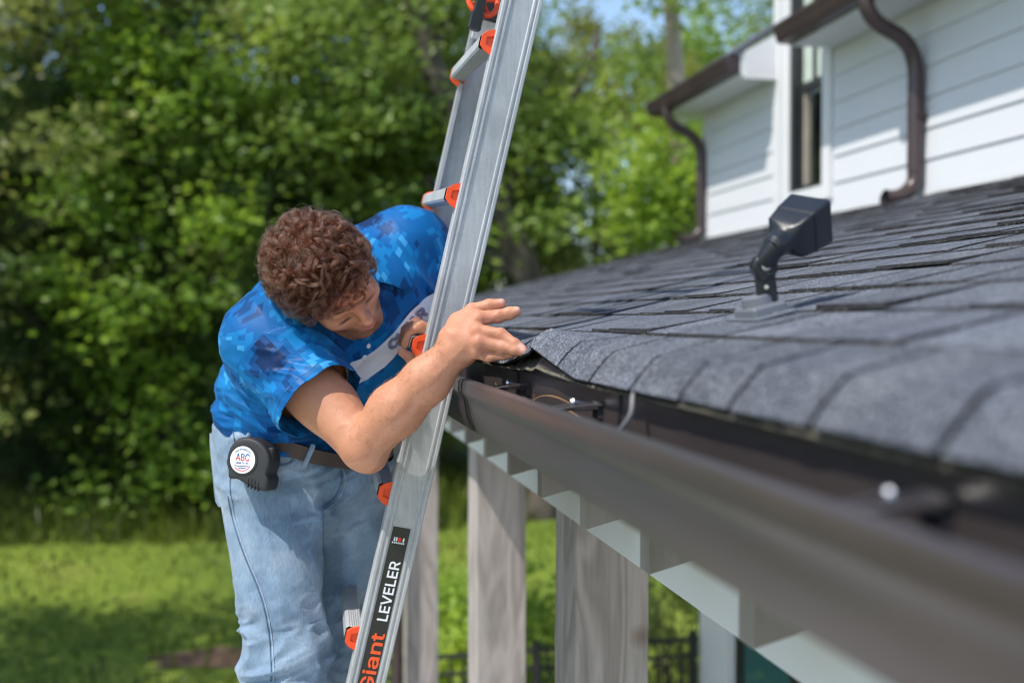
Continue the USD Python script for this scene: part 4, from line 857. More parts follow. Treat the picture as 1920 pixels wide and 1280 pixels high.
# creases: nails cut as slight hollows
# ---- left hand round the rung
rungc = clipc[3 + 2] + YH * .080
hand_l = []
def LP(x, y, z): return rungc + XH * x + YH * y + AX * z
pal = [LP(.036, -.03, .010), LP(.036, .035, .010)]
hand_l += [rc(J['lwri'], LP(.040, .0, .012), .029, .026, .02), rc(LP(.036, -.026, .012), LP(.036, .032, .012), .019, .018, .015)]
for i in range(4):
    y = -.030 + i * .0215; ln = (.95, 1.05, 1.0, .85)[i]
    pts_ = [LP(.030, y, .026), LP(-.004, y - .002, .0345), LP(-.0262 * ln, y - .003, .017), LP(-.0262, y - .003, -.010)]
    for (a, b), (ra, rb) in zip(zip(pts_[:-1], pts_[1:]), ((.0125, .0105), (.0105, .0095), (.0092, .008))): hand_l.append(rc(a, b, ra, rb, .004))
tp_ = [LP(.040, -.034, -.006), LP(.018, -.050, -.028), LP(-.010, -.052, -.031), LP(-.030, -.048, -.024)]
for (a, b), (ra, rb) in zip(zip(tp_[:-1], tp_[1:]), ((.0165, .012), (.012, .0105), (.0105, .0085))): hand_l.append(rc(a, b, ra, rb, .005))
# ---- legs, feet on a rung
frr = clipc[3 + 6]; ftR = frr + YH * .13 + AX * .0145; ftL = frr + YH * .31 + AX * .0145
ankR = ftR + np.array([-.075, 0, .092]); ankL = ftL + np.array([-.075, 0, .092])
legs = [rc(J['rhip'], J['rkne'], .094, .060, .04), rc(J['lhip'], J['lkne'], .094, .060, .04), rc(J['rkne'], ankR, .060, .038, .03), rc(J['lkne'], ankL, .060, .038, .03)]
for a in (ankR, ankL): legs += [rc(a + [-.03, 0, -.055], a + [.13, 0, -.062], .034, .028, .03), rc(a, a + [0, 0, -.05], .038, .034, .03)]
person = thing('person', 'person in a blue pixel pattern polo and jeans leaning off the ladder, lifting a shingle', 'person')
skin_mesh = polygonise(head + body + arms + hand + hand_l + legs, .0030)
relax(skin_mesh, 2)
_n = np.array(skin_mesh.vertex_normals); _p = np.array(skin_mesh.vertices)
ax_f = nrm(J['rwri'] - J['relb']); ax_x = nrm(np.cross(ax_f, FW)); ax_y = np.cross(ax_f, ax_x)
q_ = np.stack([_p @ ax_f * 9, _p @ ax_x * 42, _p @ ax_y * 42], -1)
onarm = np.clip((project(_p)[:, 0] - 600) / 60, 0, 1) * (np.linalg.norm(_p - HC, axis=1) > .19)
skin_mesh.vertices = _p + _n * (onarm * ((1 - np.abs(2 * meshkit.noise(q_, 71) - 1)) ** 3 * .0016 + .0022 * (meshkit.fbm(_p * 28, 2, 7) - .5)))[:, None]
P = skin_mesh.vertices
hl_ = (P - HC) @ HA.T                                                   # head coordinates
tint = np.tile(np.array([.445, .205, .118]), (len(P), 1))
def paint(w, col):
    global tint
    w = np.clip(w, 0, 1)[:, None]; tint = tint * (1 - w) + np.array(col) * w
dist_to = lambda p: np.linalg.norm(P - p, axis=1)
for k in ('ix', 'md', 'rg', 'pk'):
    for q, s_ in ((RH[k][0], .55), (RH[k][1], .45), (RH[k][3], .5)): paint(s_ * np.exp(-(dist_to(W(*q[:3])) / (q[3] * 1.3)) ** 2), (.52, .19, .13))
paint(.5 * np.exp(-(dist_to(W(*RH['th'][3][:3])) / .014) ** 2), (.52, .19, .13))
nail_t = [(940, 563, 1.880), (971, 579, 1.864), (978, 648, 1.816), (981, 655, 1.812)]
for q in nail_t: paint(.75 * np.exp(-(dist_to(W(*q)) / .0062) ** 4), (.62, .36, .30))
onhead = (np.abs(hl_) < .16).all(1)
fx = lambda c, r_: onhead * np.exp(-(((hl_ - np.array(c)) / np.array(r_)) ** 2).sum(1))
paint(.55 * fx((.112, 0, -.045), (.02, .014, .016)), (.58, .24, .19))                      # nose
for s in (-1, 1): paint(.4 * fx((.07, s * .042, -.04), (.03, .02, .02)), (.58, .26, .20)); paint(.7 * fx((0, s * .085, -.02), (.03, .02, .04)), (.58, .23, .18))
beard = onhead * (hl_[:, 0] > .0) * np.clip((-.066 - hl_[:, 2] + .02 * np.clip((.07 - hl_[:, 0]) / .07, 0, 1)) / .012, 0, 1) * (meshkit.noise(P * 420, 3) * .5 + .5)
paint(.90 * beard, (.075, .036, .020))
lip = fx((.100, 0, -.0825), (.010, .017, .0075)); paint(1.6 * lip, (.46, .16, .135))
for s in (-1, 1):
    paint(1.6 * fx((.086, s * .032, -.031), (.012, .014, .0028)), (.06, .03, .02))                # lashes of lowered lids
    paint(.45 * fx((.085, s * .032, -.016), (.02, .018, .010)), (.42, .20, .15))
scalp = onhead & (hl_[:, 2] > -.070 + (hl_[:, 0] + .1) / .2 * .118) & (np.linalg.norm(hl_ / np.array([.104, .083, .102]) - np.array([0, 0, .17]), axis=1) < 1.12)
paint(scalp * .96, (.045, .022, .013))
paint((meshkit.fbm(P * 60, 3, 4) - .55) * 1.0, (.51, .25, .155)); paint((meshkit.fbm(P * 45, 3, 8) - .52) * 2.2, (.40, .16, .095))
fk = meshkit.noise(P * 260, 12); paint((fk > .93) * .35, (.26, .12, .07))
usdkit.material(stage, L('skin'), {'a': ('attribute', {'attribute': 'tint'}), 'tc': ('texture_coordinate', {}), 'n': ('noise_texture', {'scale': 190.0, 'detail': 5.0}), 'v': ('voronoi_texture', {'scale': 900.0}), 'b': ('bump', {'strength': .40, 'distance': .0013}), 'b2': ('bump', {'strength': .2, 'distance': .0004}),
    'p': ('principled_bsdf', {'roughness': .54, 'specular_ior_level': .33, 'subsurface_weight': .12, 'subsurface_scale': .005, 'subsurface_radius': (1.0, .38, .2)})},
    [('a.color', 'p.base_color'), ('tc.object', 'n.vector'), ('tc.object', 'v.vector'), ('n.fac', 'b.height'), ('v.distance', 'b2.height'), ('b.normal', 'b2.normal'), ('b2.normal', 'p.normal')], surface='p.BSDF')
obj('body', skin_mesh, L('skin'), person, smooth=True, tint=tint)
# ---------------------------------------------------------------- clothes
def grown(p, t, k=None):
    q = dict(p); 
    if q['t'] == 'rc': q['ra'], q['rb'] = q['ra'] + t, q['rb'] + t
    else: q['r'] = q['r'] + t
    if k: q['k'] = k
    return q
lc = nrm(J['lch'] - J['rch']); sc = (J['rch'] + J['lch']) / 2 - (J['rbe'] + J['lbe']) / 2; sc = nrm(sc - lc * (sc @ lc)); nc = np.cross(lc, sc); nc = nc if nc @ FW < 0 else -nc
TC = (J['rch'] + J['lch'] + J['rbe'] + J['lbe']) / 4
nw = nrm(V(.42, .88, .20)); WC = (J['rpe'] + J['lpe'] + J['rbe'] + J['lbe']) / 4
torso_p = [grown(p, .012) for p in body[1:]] + [rc(W(524, 758, 2.20), W(608, 782, 2.29), .115, .113, .04)]
adR = nrm(J['relb'] - J['rsh']); hemR = W(601, 752, 1.982); sR1 = W(640, 798, 1.95)
hemL = W(812, 532, 2.365); adL = nrm(J['lelb'] - J['lsh']); sL1 = J['lsh'] + adL * .24
slvR = [rc(J['rsh'] + V(-.004, .004, 0), hemR, .079, .078, .05), rc(hemR, sR1, .079, .081, .03)]
slvL = [rc(J['lsh'], hemL, .077, .073, .05), rc(hemL, sL1, .073, .073, .03)]
shirt0 = polygonise(torso_p + slvR + slvL, .0036)
relax(shirt0, 2)
P = np.array(shirt0.vertices); N = np.array(shirt0.vertex_normals)
dT, dR, dL = sdf_eval(torso_p, P), sdf_eval(slvR, P), sdf_eval(slvL, P)
tR, tL = (P - J['rsh']) @ adR, (P - J['lsh']) @ adL
isR = (dR < dT + .004) & (tR > .005); isL = (dL < dT + .004) & (tL > .0) & ~isR
ptv = project(P)
# folds: along the sleeve's pull, slack at the waist, soft elsewhere
tw = nrm(V(1, -.12, .1)); tb = nrm(np.cross(tw, FW)); bw = np.clip((ptv[:, 1] - 690) / 70, 0, 1) * ~isR
f1 = fold(P, tb, FW, tw, 26, 14, 7, 31); f2 = fold(P, tb, FW, nrm(V(1, .35, 0)), 30, 16, 8, 47); f3 = fold(P, nrm(V(.8, .6, 0)), FW, nrm(V(.6, -.8, 0)), 17, 10, 6, 77)
arml = np.exp(-((ptv[:, 0] - 640) ** 2 + (ptv[:, 1] - 650) ** 2) / 60 ** 2) + np.exp(-((ptv[:, 0] - 800) ** 2 + (ptv[:, 1] - 540) ** 2) / 40 ** 2)
lowR = np.clip((tR - .03) / .08, 0, 1)
f4 = fold(P, nrm(V(.25, .97, 0)), FW, nrm(V(.97, -.25, 0)), 40, 18, 6.5, 91)
flank = np.clip((600 - ptv[:, 0]) / 60, 0, 1) * np.clip((ptv[:, 1] - 640) / 60, 0, 1)
disp = np.where(isR, (f1 - .33) * (.0060 + .0110 * lowR) + (f4 - .4) * .0055 * lowR, (f3 - .45) * (.0060 + .009 * np.minimum(arml, 1)) + bw * (f2 - .40) * .0170 + flank * (f4 - .4) * .010)
disp += .0035 * (meshkit.fbm(P * 9, 2, 5) - .5)
P = P + N * np.maximum(disp, np.where(isR | isL, -.0035, -.008))[:, None]
shirt0 = T(P, shirt0.faces, process=False)
fR, fL = isR[shirt0.faces].sum(1) >= 2, isL[shirt0.faces].sum(1) >= 2
def sub(mask):
    m = T(shirt0.vertices.copy(), shirt0.faces[mask], process=False); m.remove_unreferenced_vertices(); return m
slc = lambda m, n, o: trimesh.intersections.slice_mesh_plane(m, plane_normal=n, plane_origin=o)
neck_up = nrm(H(-.03, 0, -.06) - nb_)
tor = slc(sub(~fR & ~fL), nrm(V(.30, .93, .2)), W(560, 826, 2.2))
slr = slc(sub(fR), -adR, hemR); sll = slc(sub(fL), -adL, hemL)
def uv_torso(p):
    # flat down the front and flanks, rolling over the shoulders to the back
    q = p - TC; x, y, z = q @ lc, q @ sc, q @ nc + .06; s0 = .13
    v = np.where(y < s0, y, s0 + .13 * np.arctan2(y - s0, np.maximum(z, -.2) + .02))
    u = np.where(x < -.05, -.05 + .15 * np.arctan2(x + .05, np.abs(z) + .06) , x)
    return np.stack([u, v - .45 * np.clip(x - .05, 0, .2)], 1)
def uv_arm(p, o, ad):
    q = p - o; e1 = nrm(np.cross(ad, FW)); e2 = np.cross(ad, e1); return np.stack([np.arctan2(q @ e1, q @ e2) * .078 + .7, q @ ad + 1.3], 1)
S2 = nrm(sc + lc * 0.0)
def cloth_obj(name, m, uvf, mt, parent, th=.0016, **k):
    s = solidify(m, th); return obj(name, s, mt, parent, smooth=True, uv=uvf(np.array(s.vertices)), tint=stripe_v(np.array(s.vertices)) if name == 'shirt' else None, **k)
up_px = [(632, 692), (660, 678), (722, 640), (755, 604), (790, 566)]; lo_px = [(660, 726), (690, 712), (722, 688), (750, 655), (775, 622)]
st_p = [(ray(tor, *q)[0], v_) for v_, qs in ((1.0, up_px), (0.0, lo_px)) for q in qs]; st_p = [(p_, v_) for p_, v_ in st_p if p_ is not None]
mid_px = {2.2: [(640, 640), (680, 600), (720, 580), (770, 520), (610, 660)], .5: [(647, 708), (722, 664), (765, 612), (793, 583)], -1.0: [(640, 762), (690, 745), (730, 720), (600, 790), (560, 790)]}
st_p += [(ray(tor, *q)[0], v_) for v_, qs in mid_px.items() for q in qs]; st_p = [(p_, v_) for p_, v_ in st_p if p_ is not None]
from scipy.interpolate import RBFInterpolator
SF = RBFInterpolator(np.array([p_ for p_, _ in st_p]), np.array([v_ for _, v_ in st_p]), kernel='linear', smoothing=.004)
STRIPE = (0.0, 1.0)
def stripe_v(p):
    q = p - TC; v = SF(p); ok_ = (q @ lc > -.10) & (q @ nc > -.03)
    return np.stack([np.where(ok_, v, 3.0), v * 0, v * 0], 1)
                                               # bottom and top of the white band across the chest, along v
def camo(name, stripe):
    n = {'uv': ('uvmap', {'attribute': 'st'}), 'sc': ('vector_math', {'math_type': 'scale', 'scale': 1 / .0112}), 'fl': ('vector_math', {'math_type': 'floor'}),
         'n1': ('noise_texture', {'scale': .135, 'detail': 1.6, 'roughness': .5}), 'wn': ('white_noise_texture', {'dimensions': '3D'}), 'n3': ('noise_texture', {'scale': .055, 'detail': 1.0}),
         'mx': ('mix_float', {'fac': .085}), 'ad': ('math', {'math_type': 'multiply_add', 'value2': .42}),
         'r': ('rgb_ramp', {'interpolate': False, 'ramp': [(0, (.003, .019, .072)), (.54, (.003, .045, .155)), (.61, (.004, .090, .275)), (.735, (.006, .145, .375)), (.805, (.035, .24, .50)), (.83, (.005, .11, .30))]}),
         'tc': ('texture_coordinate', {}), 'wv': ('noise_texture', {'scale': 700.0, 'detail': 1.0}), 'b': ('bump', {'strength': .10, 'distance': .0008}),
         'p': ('principled_bsdf', {'roughness': .46, 'specular_ior_level': .13, 'sheen_weight': .02, 'sheen_roughness': .4})}
    l = [('uv.UV', 'sc.vector1'), ('sc.vector', 'fl.vector1'), ('fl.vector', 'n1.vector'), ('fl.vector', 'wn.vector'), ('fl.vector', 'n3.vector'), ('n1.fac', 'mx.a'), ('wn.value', 'mx.b'), ('n3.fac', 'ad.value1'), ('mx.result', 'ad.value3'), ('ad.value', 'r.fac'),
         ('tc.object', 'wv.vector'), ('wv.fac', 'b.height'), ('b.normal', 'p.normal')]
    if stripe:
        n |= {'sa': ('attribute', {'attribute': 'tint'}), 'sx': ('separate_xyz', {}), 'ab': ('math', {'math_type': 'greater_than', 'value2': STRIPE[0]}), 'be': ('math', {'math_type': 'less_than', 'value2': STRIPE[1]}), 'an': ('math', {'math_type': 'multiply'}),
              'm1': ('mix_color', {'b': (.66, .66, .71)}), 'm2': ('mix_color', {'b': (.006, .12, .29)}), 'lo': ('map_range', {'from_min': STRIPE[0], 'from_max': STRIPE[0] - .2, 'to_min': 0.0, 'to_max': .6})}
        l += [('sa.vector', 'sx.vector'), ('sx.x', 'ab.value1'), ('sx.x', 'be.value1'), ('ab.value', 'an.value1'), ('be.value', 'an.value2'), ('sx.x', 'lo.value'), ('r.color', 'm2.a'), ('lo.result', 'm2.fac'), ('m2.result', 'm1.a'), ('an.value', 'm1.fac'), ('m1.result', 'p.base_color')]
    else: l += [('r.color', 'p.base_color')]
    usdkit.material(stage, L(name), n, l, surface='p.BSDF')
camo('shirt_cloth', True); camo('sleeve_cloth', False)
mat('shirt_blue', (.008, .12, .33), .42, .2, 30)
shirt = cloth_obj('shirt', tor, uv_torso, L('shirt_cloth'), person)
cloth_obj('sleeve', slr, lambda p: uv_arm(p, J['rsh'], adR), L('sleeve_cloth'), shirt); cloth_obj('sleeve', sll, lambda p: uv_arm(p, J['lsh'], adL), L('sleeve_cloth'), shirt)
# stitched cuff of the near sleeve
def rim(m, n, o, off):
    c = m.section(plane_normal=n, plane_origin=o - n * off); return max(c.discrete, key=len) if c is not None and len(c.discrete) else None
for m_, a_, o_ in ((slr, adR, hemR), (sll, adL, hemL)):
    q = rim(m_, a_, o_, .018)
    if q is not None and len(q) > 10: obj('cuff_seam', tube(q[::2], .0009, 5, False), L('shirt_blue'), shirt)
# collar: two leaves folded out from the neck
ax_n = neck_up; cN = nb_ + ax_n * .012; fr = nrm(hf * .75 + nc * .4); fr = nrm(fr - ax_n * (fr @ ax_n)); sd = np.cross(ax_n, fr); sd = sd if sd @ hl > 0 else -sd
from trimesh.proximity import closest_point
def collar(s):
    th = np.linspace(np.pi, .62 if s > 0 else 1.50, 26); rows_ = []
    for j, w in enumerate(np.linspace(0, 1, 9)):
        tipx = 1 + .42 * np.clip((np.cos(th) + .2) / 1.2, 0, 1) ** 2; out = (.044 if s > 0 else .034) * w * tipx
        c = cN + (.068 + out)[:, None] * (np.cos(th)[:, None] * fr + s * np.sin(th)[:, None] * sd) + ax_n * (.034 * (1 - w) ** 1.3 - .004)
        rows_.append(c)
    g = np.array(rows_); q = g.reshape(-1, 3); cp_, ds, fi = closest_point(shirt0, q); nn = shirt0.face_normals[fi]; hgt = ((q - cp_) * nn).sum(1)
    lim = .0045 + np.repeat(np.linspace(1, 0, 9), 26) * .02
    q = np.where((hgt > lim)[:, None], cp_ + nn * lim[:, None] * 1.0 + 0 * q, np.where((hgt < .004)[:, None], cp_ + nn * .0045, q))
    m = sheet(q.reshape(9, 26, 3))
    if (m.face_normals[len(m.faces) // 3] @ FW) > 0: m.invert()
    return m
for s in (1, -1): cloth_obj('collar', collar(s), lambda p: uv_torso(p) + [.31, .17], L('sleeve_cloth'), shirt, .002)
mat('button_white', (.75, .75, .78), .3, .03)
def on(mesh, px, py, off=0):
    p, n = ray(mesh, px, py); return (p + n * off, n) if p is not None else (None, None)
for px_, py_ in ((690, 648), (682, 669)):
    p, n = on(shirt0, px_, py_, .001)
    if p is not None: obj('button', tube([p, p + n * .0022, p + n * .0024], [.0052, .0052, .004], 14), L('button_white'), shirt, smooth=40)
# lettering on the white band
def dir_on(px0, py0, px1, py1): return on(shirt0, px0, py0)[0], on(shirt0, px1, py1)[0]
def decal(poly, o, ux, uy, nrm_, mesh, mt, name, parent, off=.0014):
    from shapely import segmentize
    ms = []
    for gp in getattr(poly, 'geoms', [poly]):
        v2, f2 = trimesh.creation.triangulate_polygon(segmentize(gp, .004), engine='earcut'); m = T(np.c_[v2, np.zeros(len(v2))], f2, process=False)
        w3 = o + v2[:, :1] * ux + v2[:, 1:] * uy; loc, ri, fi = mesh.ray.intersects_location(w3 + nrm_ * .15, np.tile(-nrm_, (len(w3), 1)), multiple_hits=False)
        hit = np.full((len(w3), 3), np.nan); hit[ri] = loc + mesh.face_normals[fi] * off
        okf = ~np.isnan(hit[f2]).any((1, 2)); hit = np.nan_to_num(hit)
        if okf.any():
            mm = T(hit, f2[okf], process=False); mm.remove_unreferenced_vertices(); ms.append(mm)
    if ms:
        m = cat(ms)
        if m.face_normals.mean(0) @ nrm_ < 0: m.invert()
        return obj(name, m, mt, parent)
pa, pb = dir_on(733, 655, 794, 592)
if pa is not None and pb is not None:
    ux = nrm(pb - pa); pn = on(shirt0, 760, 612)[1]; pn = nrm(pn - ux * (pn @ ux)); uy = nrm(np.cross(pn, ux)); uy = uy if uy @ UP > 0 else -uy
    t = text_poly('CLEAR', .026); b0 = t.bounds; t = affinity.translate(t, -b0[0], -b0[1]); t = affinity.scale(t, 1.0, 1.0, origin=(0, 0))
    ring = t.buffer(.0019).difference(t.buffer(.0004)); ring2 = t.buffer(-.0010).difference(t.buffer(-.0021))
    from shapely.ops import unary_union
    decal(unary_union([ring, ring2]).simplify(.0002), pa - uy * .004, ux, uy, pn, shirt0, L('print_navy'), 'lettering', shirt)

# ---- jeans
je_p = [grown(p, .012) for p in (rc(J['rpe'], J['lpe'], .115, .112, .05), rc(W(512, 800, 2.21), W(610, 800, 2.30), .104, .102, .05))]
je_p += [rc(J['rhip'], J['rkne'], .112, .076, .035), rc(J['lhip'], J['lkne'], .110, .076, .035), rc(J['rkne'], ankR, .077, .070, .04), rc(J['lkne'], ankL, .077, .070, .04), rc(W(570, 930, 2.21), W(610, 900, 2.24), .075, .07, .05)]
jeans0 = polygonise(je_p, .0040); relax(jeans0, 2)
P = np.array(jeans0.vertices); N = np.array(jeans0.vertex_normals); pj = project(P)
hipw = np.clip((1030 - pj[:, 1]) / 130, 0, 1); kneew = np.clip((pj[:, 1] - 1080) / 110, 0, 1)
fa = fold(P, nrm(V(.15, 1, 0)), FW, nrm(V(1, -.15, 0)), 20, 10, 6, 13); fb = fold(P, nrm(V(-.35, 1, 0)), FW, nrm(V(1, .35, 0)), 26, 12, 9, 19); fc = fold(P, nrm(V(1, .2, 0)), FW, nrm(V(-.2, 1, 0)), 14, 9, 3.2, 29)
cre = np.exp(-(((pj[:, 0] - 610) / 70) ** 2 + ((pj[:, 1] - 930) / 70) ** 2))
P = P + N * ((fa - .45) * .017 * hipw * 1.35 + (fb - .45) * .030 * kneew + (fc - .45) * .017 * (1 - hipw) + cre * (fb - .45) * .024 + .004 * (meshkit.fbm(P * 7, 2, 15) - .5))[:, None]
jeans0 = T(P, jeans0.faces, process=False)
jt = W(575, 818, 2.2)
jm = slc(slc(jeans0, -nw, jt), Z3, np.array([0, 0, ankR[2] + .005]))
usdkit.material(stage, L('denim'), {
    'tc': ('texture_coordinate', {}), 'n': ('noise_texture', {'scale': 9.0, 'detail': 5.0, 'roughness': .6}), 'mp': ('mapping', {'scale': (1, 1, .12)}), 'ns': ('noise_texture', {'scale': 420.0, 'detail': 3.0}), 'mp2': ('mapping', {'rotation': (.3, .4, .9)}), 'w': ('wave_texture', {'scale': 330.0, 'distortion': 1.2}),
    'r': ('rgb_ramp', {'ramp': [(.25, (.118, .185, .275)), (.5, (.185, .262, .355)), (.72, (.295, .37, .45))]}), 'r2': ('rgb_ramp', {'ramp': [(.3, (.80, .82, .85)), (.7, (1.14, 1.12, 1.1))]}), 'm': ('mix_color', {'blend_type': 'multiply', 'fac': 1.0}),
    'b': ('bump', {'strength': .25, 'distance': .0007}), 'p': ('principled_bsdf', {'roughness': .85, 'specular_ior_level': .2, 'sheen_weight': .1})},
    [('tc.object', 'n.vector'), ('tc.object', 'mp.vector'), ('mp.vector', 'ns.vector'), ('tc.object', 'mp2.vector'), ('mp2.vector', 'w.vector'), ('n.fac', 'r.fac'), ('ns.fac', 'r2.fac'), ('r.color', 'm.a'), ('r2.color', 'm.b'), ('m.result', 'p.base_color'), ('w.fac', 'b.height'), ('b.normal', 'p.normal')], surface='p.BSDF')
mat('denim_stitch', (.30, .37, .45), .8, .2, 80); mat('denim_dark', (.075, .125, .20), .85, .25, 60); mat('belt_leather', (.035, .020, .014), .5, .25, 30, bump=.2, bscale=200)
jeans = obj('jeans', solidify(jm, .002), L('denim'), person, smooth=True)
def seam(pts, rad, mt, name, off=.0006, n=40):
    q = [on(jeans0, *p, off)[0] for p in np.asarray(spline(np.c_[np.array(pts, float), np.zeros(len(pts))], n))[:, :2]]
    q = [x for x in q if x is not None]
    if len(q) > 5: obj(name, tube(q, rad, 6), L(mt), jeans)
seam([(428, 930), (441, 990), (462, 1050), (486, 1110), (503, 1180), (508, 1276)], .0016, 'denim_dark', 'outer_seam')
seam([(433, 930), (446, 990), (467, 1050), (491, 1110), (508, 1180), (513, 1276)], .0009, 'denim_stitch', 'outer_seam', .0012)
seam([(512, 872), (540, 874), (556, 862), (552, 846)], .0014, 'denim_stitch', 'pocket_edge')
seam([(512, 868), (538, 869), (550, 860), (548, 846)], .0017, 'denim_dark', 'pocket_edge')
seam([(632, 872), (640, 900), (628, 930), (604, 952)], .0022, 'denim_dark', 'fly_seam'); seam([(638, 872), (647, 902), (634, 935), (608, 958)], .0010, 'denim_stitch', 'fly_seam', .0012)
seam([(604, 955), (606, 1000), (604, 1040)], .0016, 'denim_dark', 'inner_seam')
seam([(434, 800), (440, 840), (432, 900), (436, 940)], .0012, 'denim_dark', 'side_seam')
pocket = [(393, 812, 2.235), (400, 812, 2.20), (417, 822, 2.16), (393, 830, 2.25), (404, 940, 2.23), (410, 950, 2.20), (424, 948, 2.165), (402, 925, 2.25)]
obj('back_pocket', trimesh.Trimesh(*(lambda h_: (h_.vertices, h_.faces))(hull([W(*q) for q in pocket]).subdivide())), L('denim'), jeans, smooth=40)
# belt round the waist, belt loops
e1 = nrm(lc - nw * (lc @ nw)); e2 = np.cross(nw, e1); bc_ = WC - nw * ((WC - W(572, 812, 2.2)) @ nw)
th = np.linspace(0, 2 * np.pi, 90, endpoint=False); dirs = np.cos(th)[:, None] * e1 + np.sin(th)[:, None] * e2
loc, ri, fi = jeans0.ray.intersects_location(bc_ + dirs * .6, -dirs, multiple_hits=False); rad_ = np.full(90, np.nan); rad_[ri] = np.linalg.norm(loc - bc_, axis=1)
rad_ = np.where(np.isnan(rad_), np.nanmean(rad_), rad_)
from scipy.ndimage import uniform_filter1d
rad_ = uniform_filter1d(rad_, 21, mode='wrap') + .005
prof = [(-.017, .0005), (-.016, .0055), (.016, .0055), (.017, .0005)]
g = np.stack([bc_ + dirs * (rad_ + o)[:, None] + nw * h_ for h_, o in prof]); g = np.concatenate([g, g[:, :1]], 1); bl = sheet(g); bl.fix_normals()
obj('belt', bl, L('belt_leather'), person, smooth=40)
for px_ in (578, 470):
    j = np.argmin([abs(project(bc_ + dirs[i] * rad_[i])[0] - px_) + (500 if dirs[i] @ FW > 0 else 0) for i in range(90)]); tz = nrm(np.cross(nw, dirs[j]))
    obj('belt_loop', tube([bc_ + dirs[j] * (rad_[j] + o) + nw * h_ for h_, o in ((-.030, .001), (-.022, .008), (.018, .009), (.024, .004))], .0055, 8), L('denim'), jeans, smooth=40)
# shoes
for a in (ankR, ankL):
    q = [rc(a + [-.03, 0, -.055], a + [.14, 0, -.062], .042, .036, .03), rc(a, a + [0, 0, -.05], .048, .042, .03)]
    sm = polygonise(q, .007); relax(sm, 2); sm = slc(sm, Z3, np.array([0, 0, a[2] - .0895])); sh_ = obj('shoe', sm, L('belt_leather'), person, smooth=True)

# ---- curly hair: clumps of strands wound into locks
r = np.random.default_rng(12)
def scalp_pts(n):
    out = []
    while len(out) < n:
        d = nrm(r.normal(size=3)); q = d * np.array([.099, .078, .097]) + np.array([-.004, 0, .018])
        if q[2] > -.062 + (q[0] + .1) / .2 * .116 + .006 * r.normal(): out.append((q, nrm(d / np.array([.099, .078, .097]))))
    return out
cv, cw, cn_ = [], [], []
def strands(n_cl, per, l0, l1, rad0, rad1, jit, w, turns):
    for q, d in scalp_pts(n_cl):
        ln = r.uniform(l0, l1); R_ = r.uniform(rad0, rad1); ph = r.uniform(0, 2 * np.pi); tn = r.uniform(*turns) * r.choice([-1, 1]); front = np.clip((q[0] + .02) / .1, 0, 1)
        flow = np.array([.15 + .35 * front, 0, -.25]) + r.normal(size=3) * .8; flow -= d * (flow @ d); flow = nrm(flow); sid = np.cross(d, flow)
        t = np.linspace(0, 1, 20)[:, None]; lift_ = (.0180 - .005 * front) * np.sin(np.minimum(t * 1.25, 1) * np.pi / 2) + .006
        for s in range(per):
            o = r.normal(size=3) * jit; k = 1 + r.normal() * .07; p2 = ph + r.normal() * .16
            c = q + o * .6 + d * lift_ * k + flow * (t * ln * .55) - d * (t ** 2) * ln * .13 + o * t
            hx = R_ * k * np.minimum(t * 3, 1); an = p2 + tn * 2 * np.pi * t
            c = c + hx * (np.cos(an) * sid + np.sin(an) * d * .8) 
            cv.append(HC + c @ HA); cw.append(np.linspace(1, .45, 20) * w * r.uniform(.75, 1.25)); cn_.append(20)
strands(900, 1, .03, .05, .004, .007, .002, .0012, (.6, 1.2))
strands(340, 17, .055, .088, .0095, .0165, .0014, .00085, (.9, 1.5))
strands(330, 2, .06, .115, .009, .016, .004, .00065, (.8, 1.6))
hc_ = UsdGeom.BasisCurves.Define(stage, path_for('hair', person)); hc_.CreateTypeAttr('cubic'); hc_.CreateBasisAttr('catmullRom'); hc_.CreateWrapAttr('pinned')
hc_.CreatePointsAttr(Vt.Vec3fArray.FromNumpy(np.vstack(cv).astype(np.float32))); hc_.CreateCurveVertexCountsAttr(Vt.IntArray.FromNumpy(np.array(cn_, np.int32)))
hc_.CreateWidthsAttr(Vt.FloatArray.FromNumpy(np.concatenate(cw).astype(np.float32))); hc_.SetWidthsInterpolation('vertex')
usdkit.material(stage, L('hair'), {'i': ('hair_info', {}), 'r': ('rgb_ramp', {'ramp': [(0, (.036, .011, .004)), (.3, (.135, .045, .013)), (1, (.42, .165, .045))]}), 'wn': ('white_noise_texture', {'dimensions': '1D'}), 'r2': ('rgb_ramp', {'ramp': [(0, (.6, .6, .6)), (1, (1.3, 1.3, 1.3))]}), 'm': ('mix_color', {'blend_type': 'multiply', 'fac': 1.0}),
    'p': ('principled_hair_bsdf', {'model': 'Chiang', 'parametrization': 'Direct coloring', 'roughness': .32, 'radial_roughness': .4})}, [('i.intercept', 'r.fac'), ('i.index', 'wn.w'), ('wn.value', 'r2.fac'), ('r.color', 'm.a'), ('r2.color', 'm.b'), ('m.result', 'p.color')], surface='p.BSDF')
UsdShade.MaterialBindingAPI.Apply(hc_.GetPrim()).Bind(UsdShade.Material.Get(stage, L('hair'))); tag(hc_, kind='stuff')
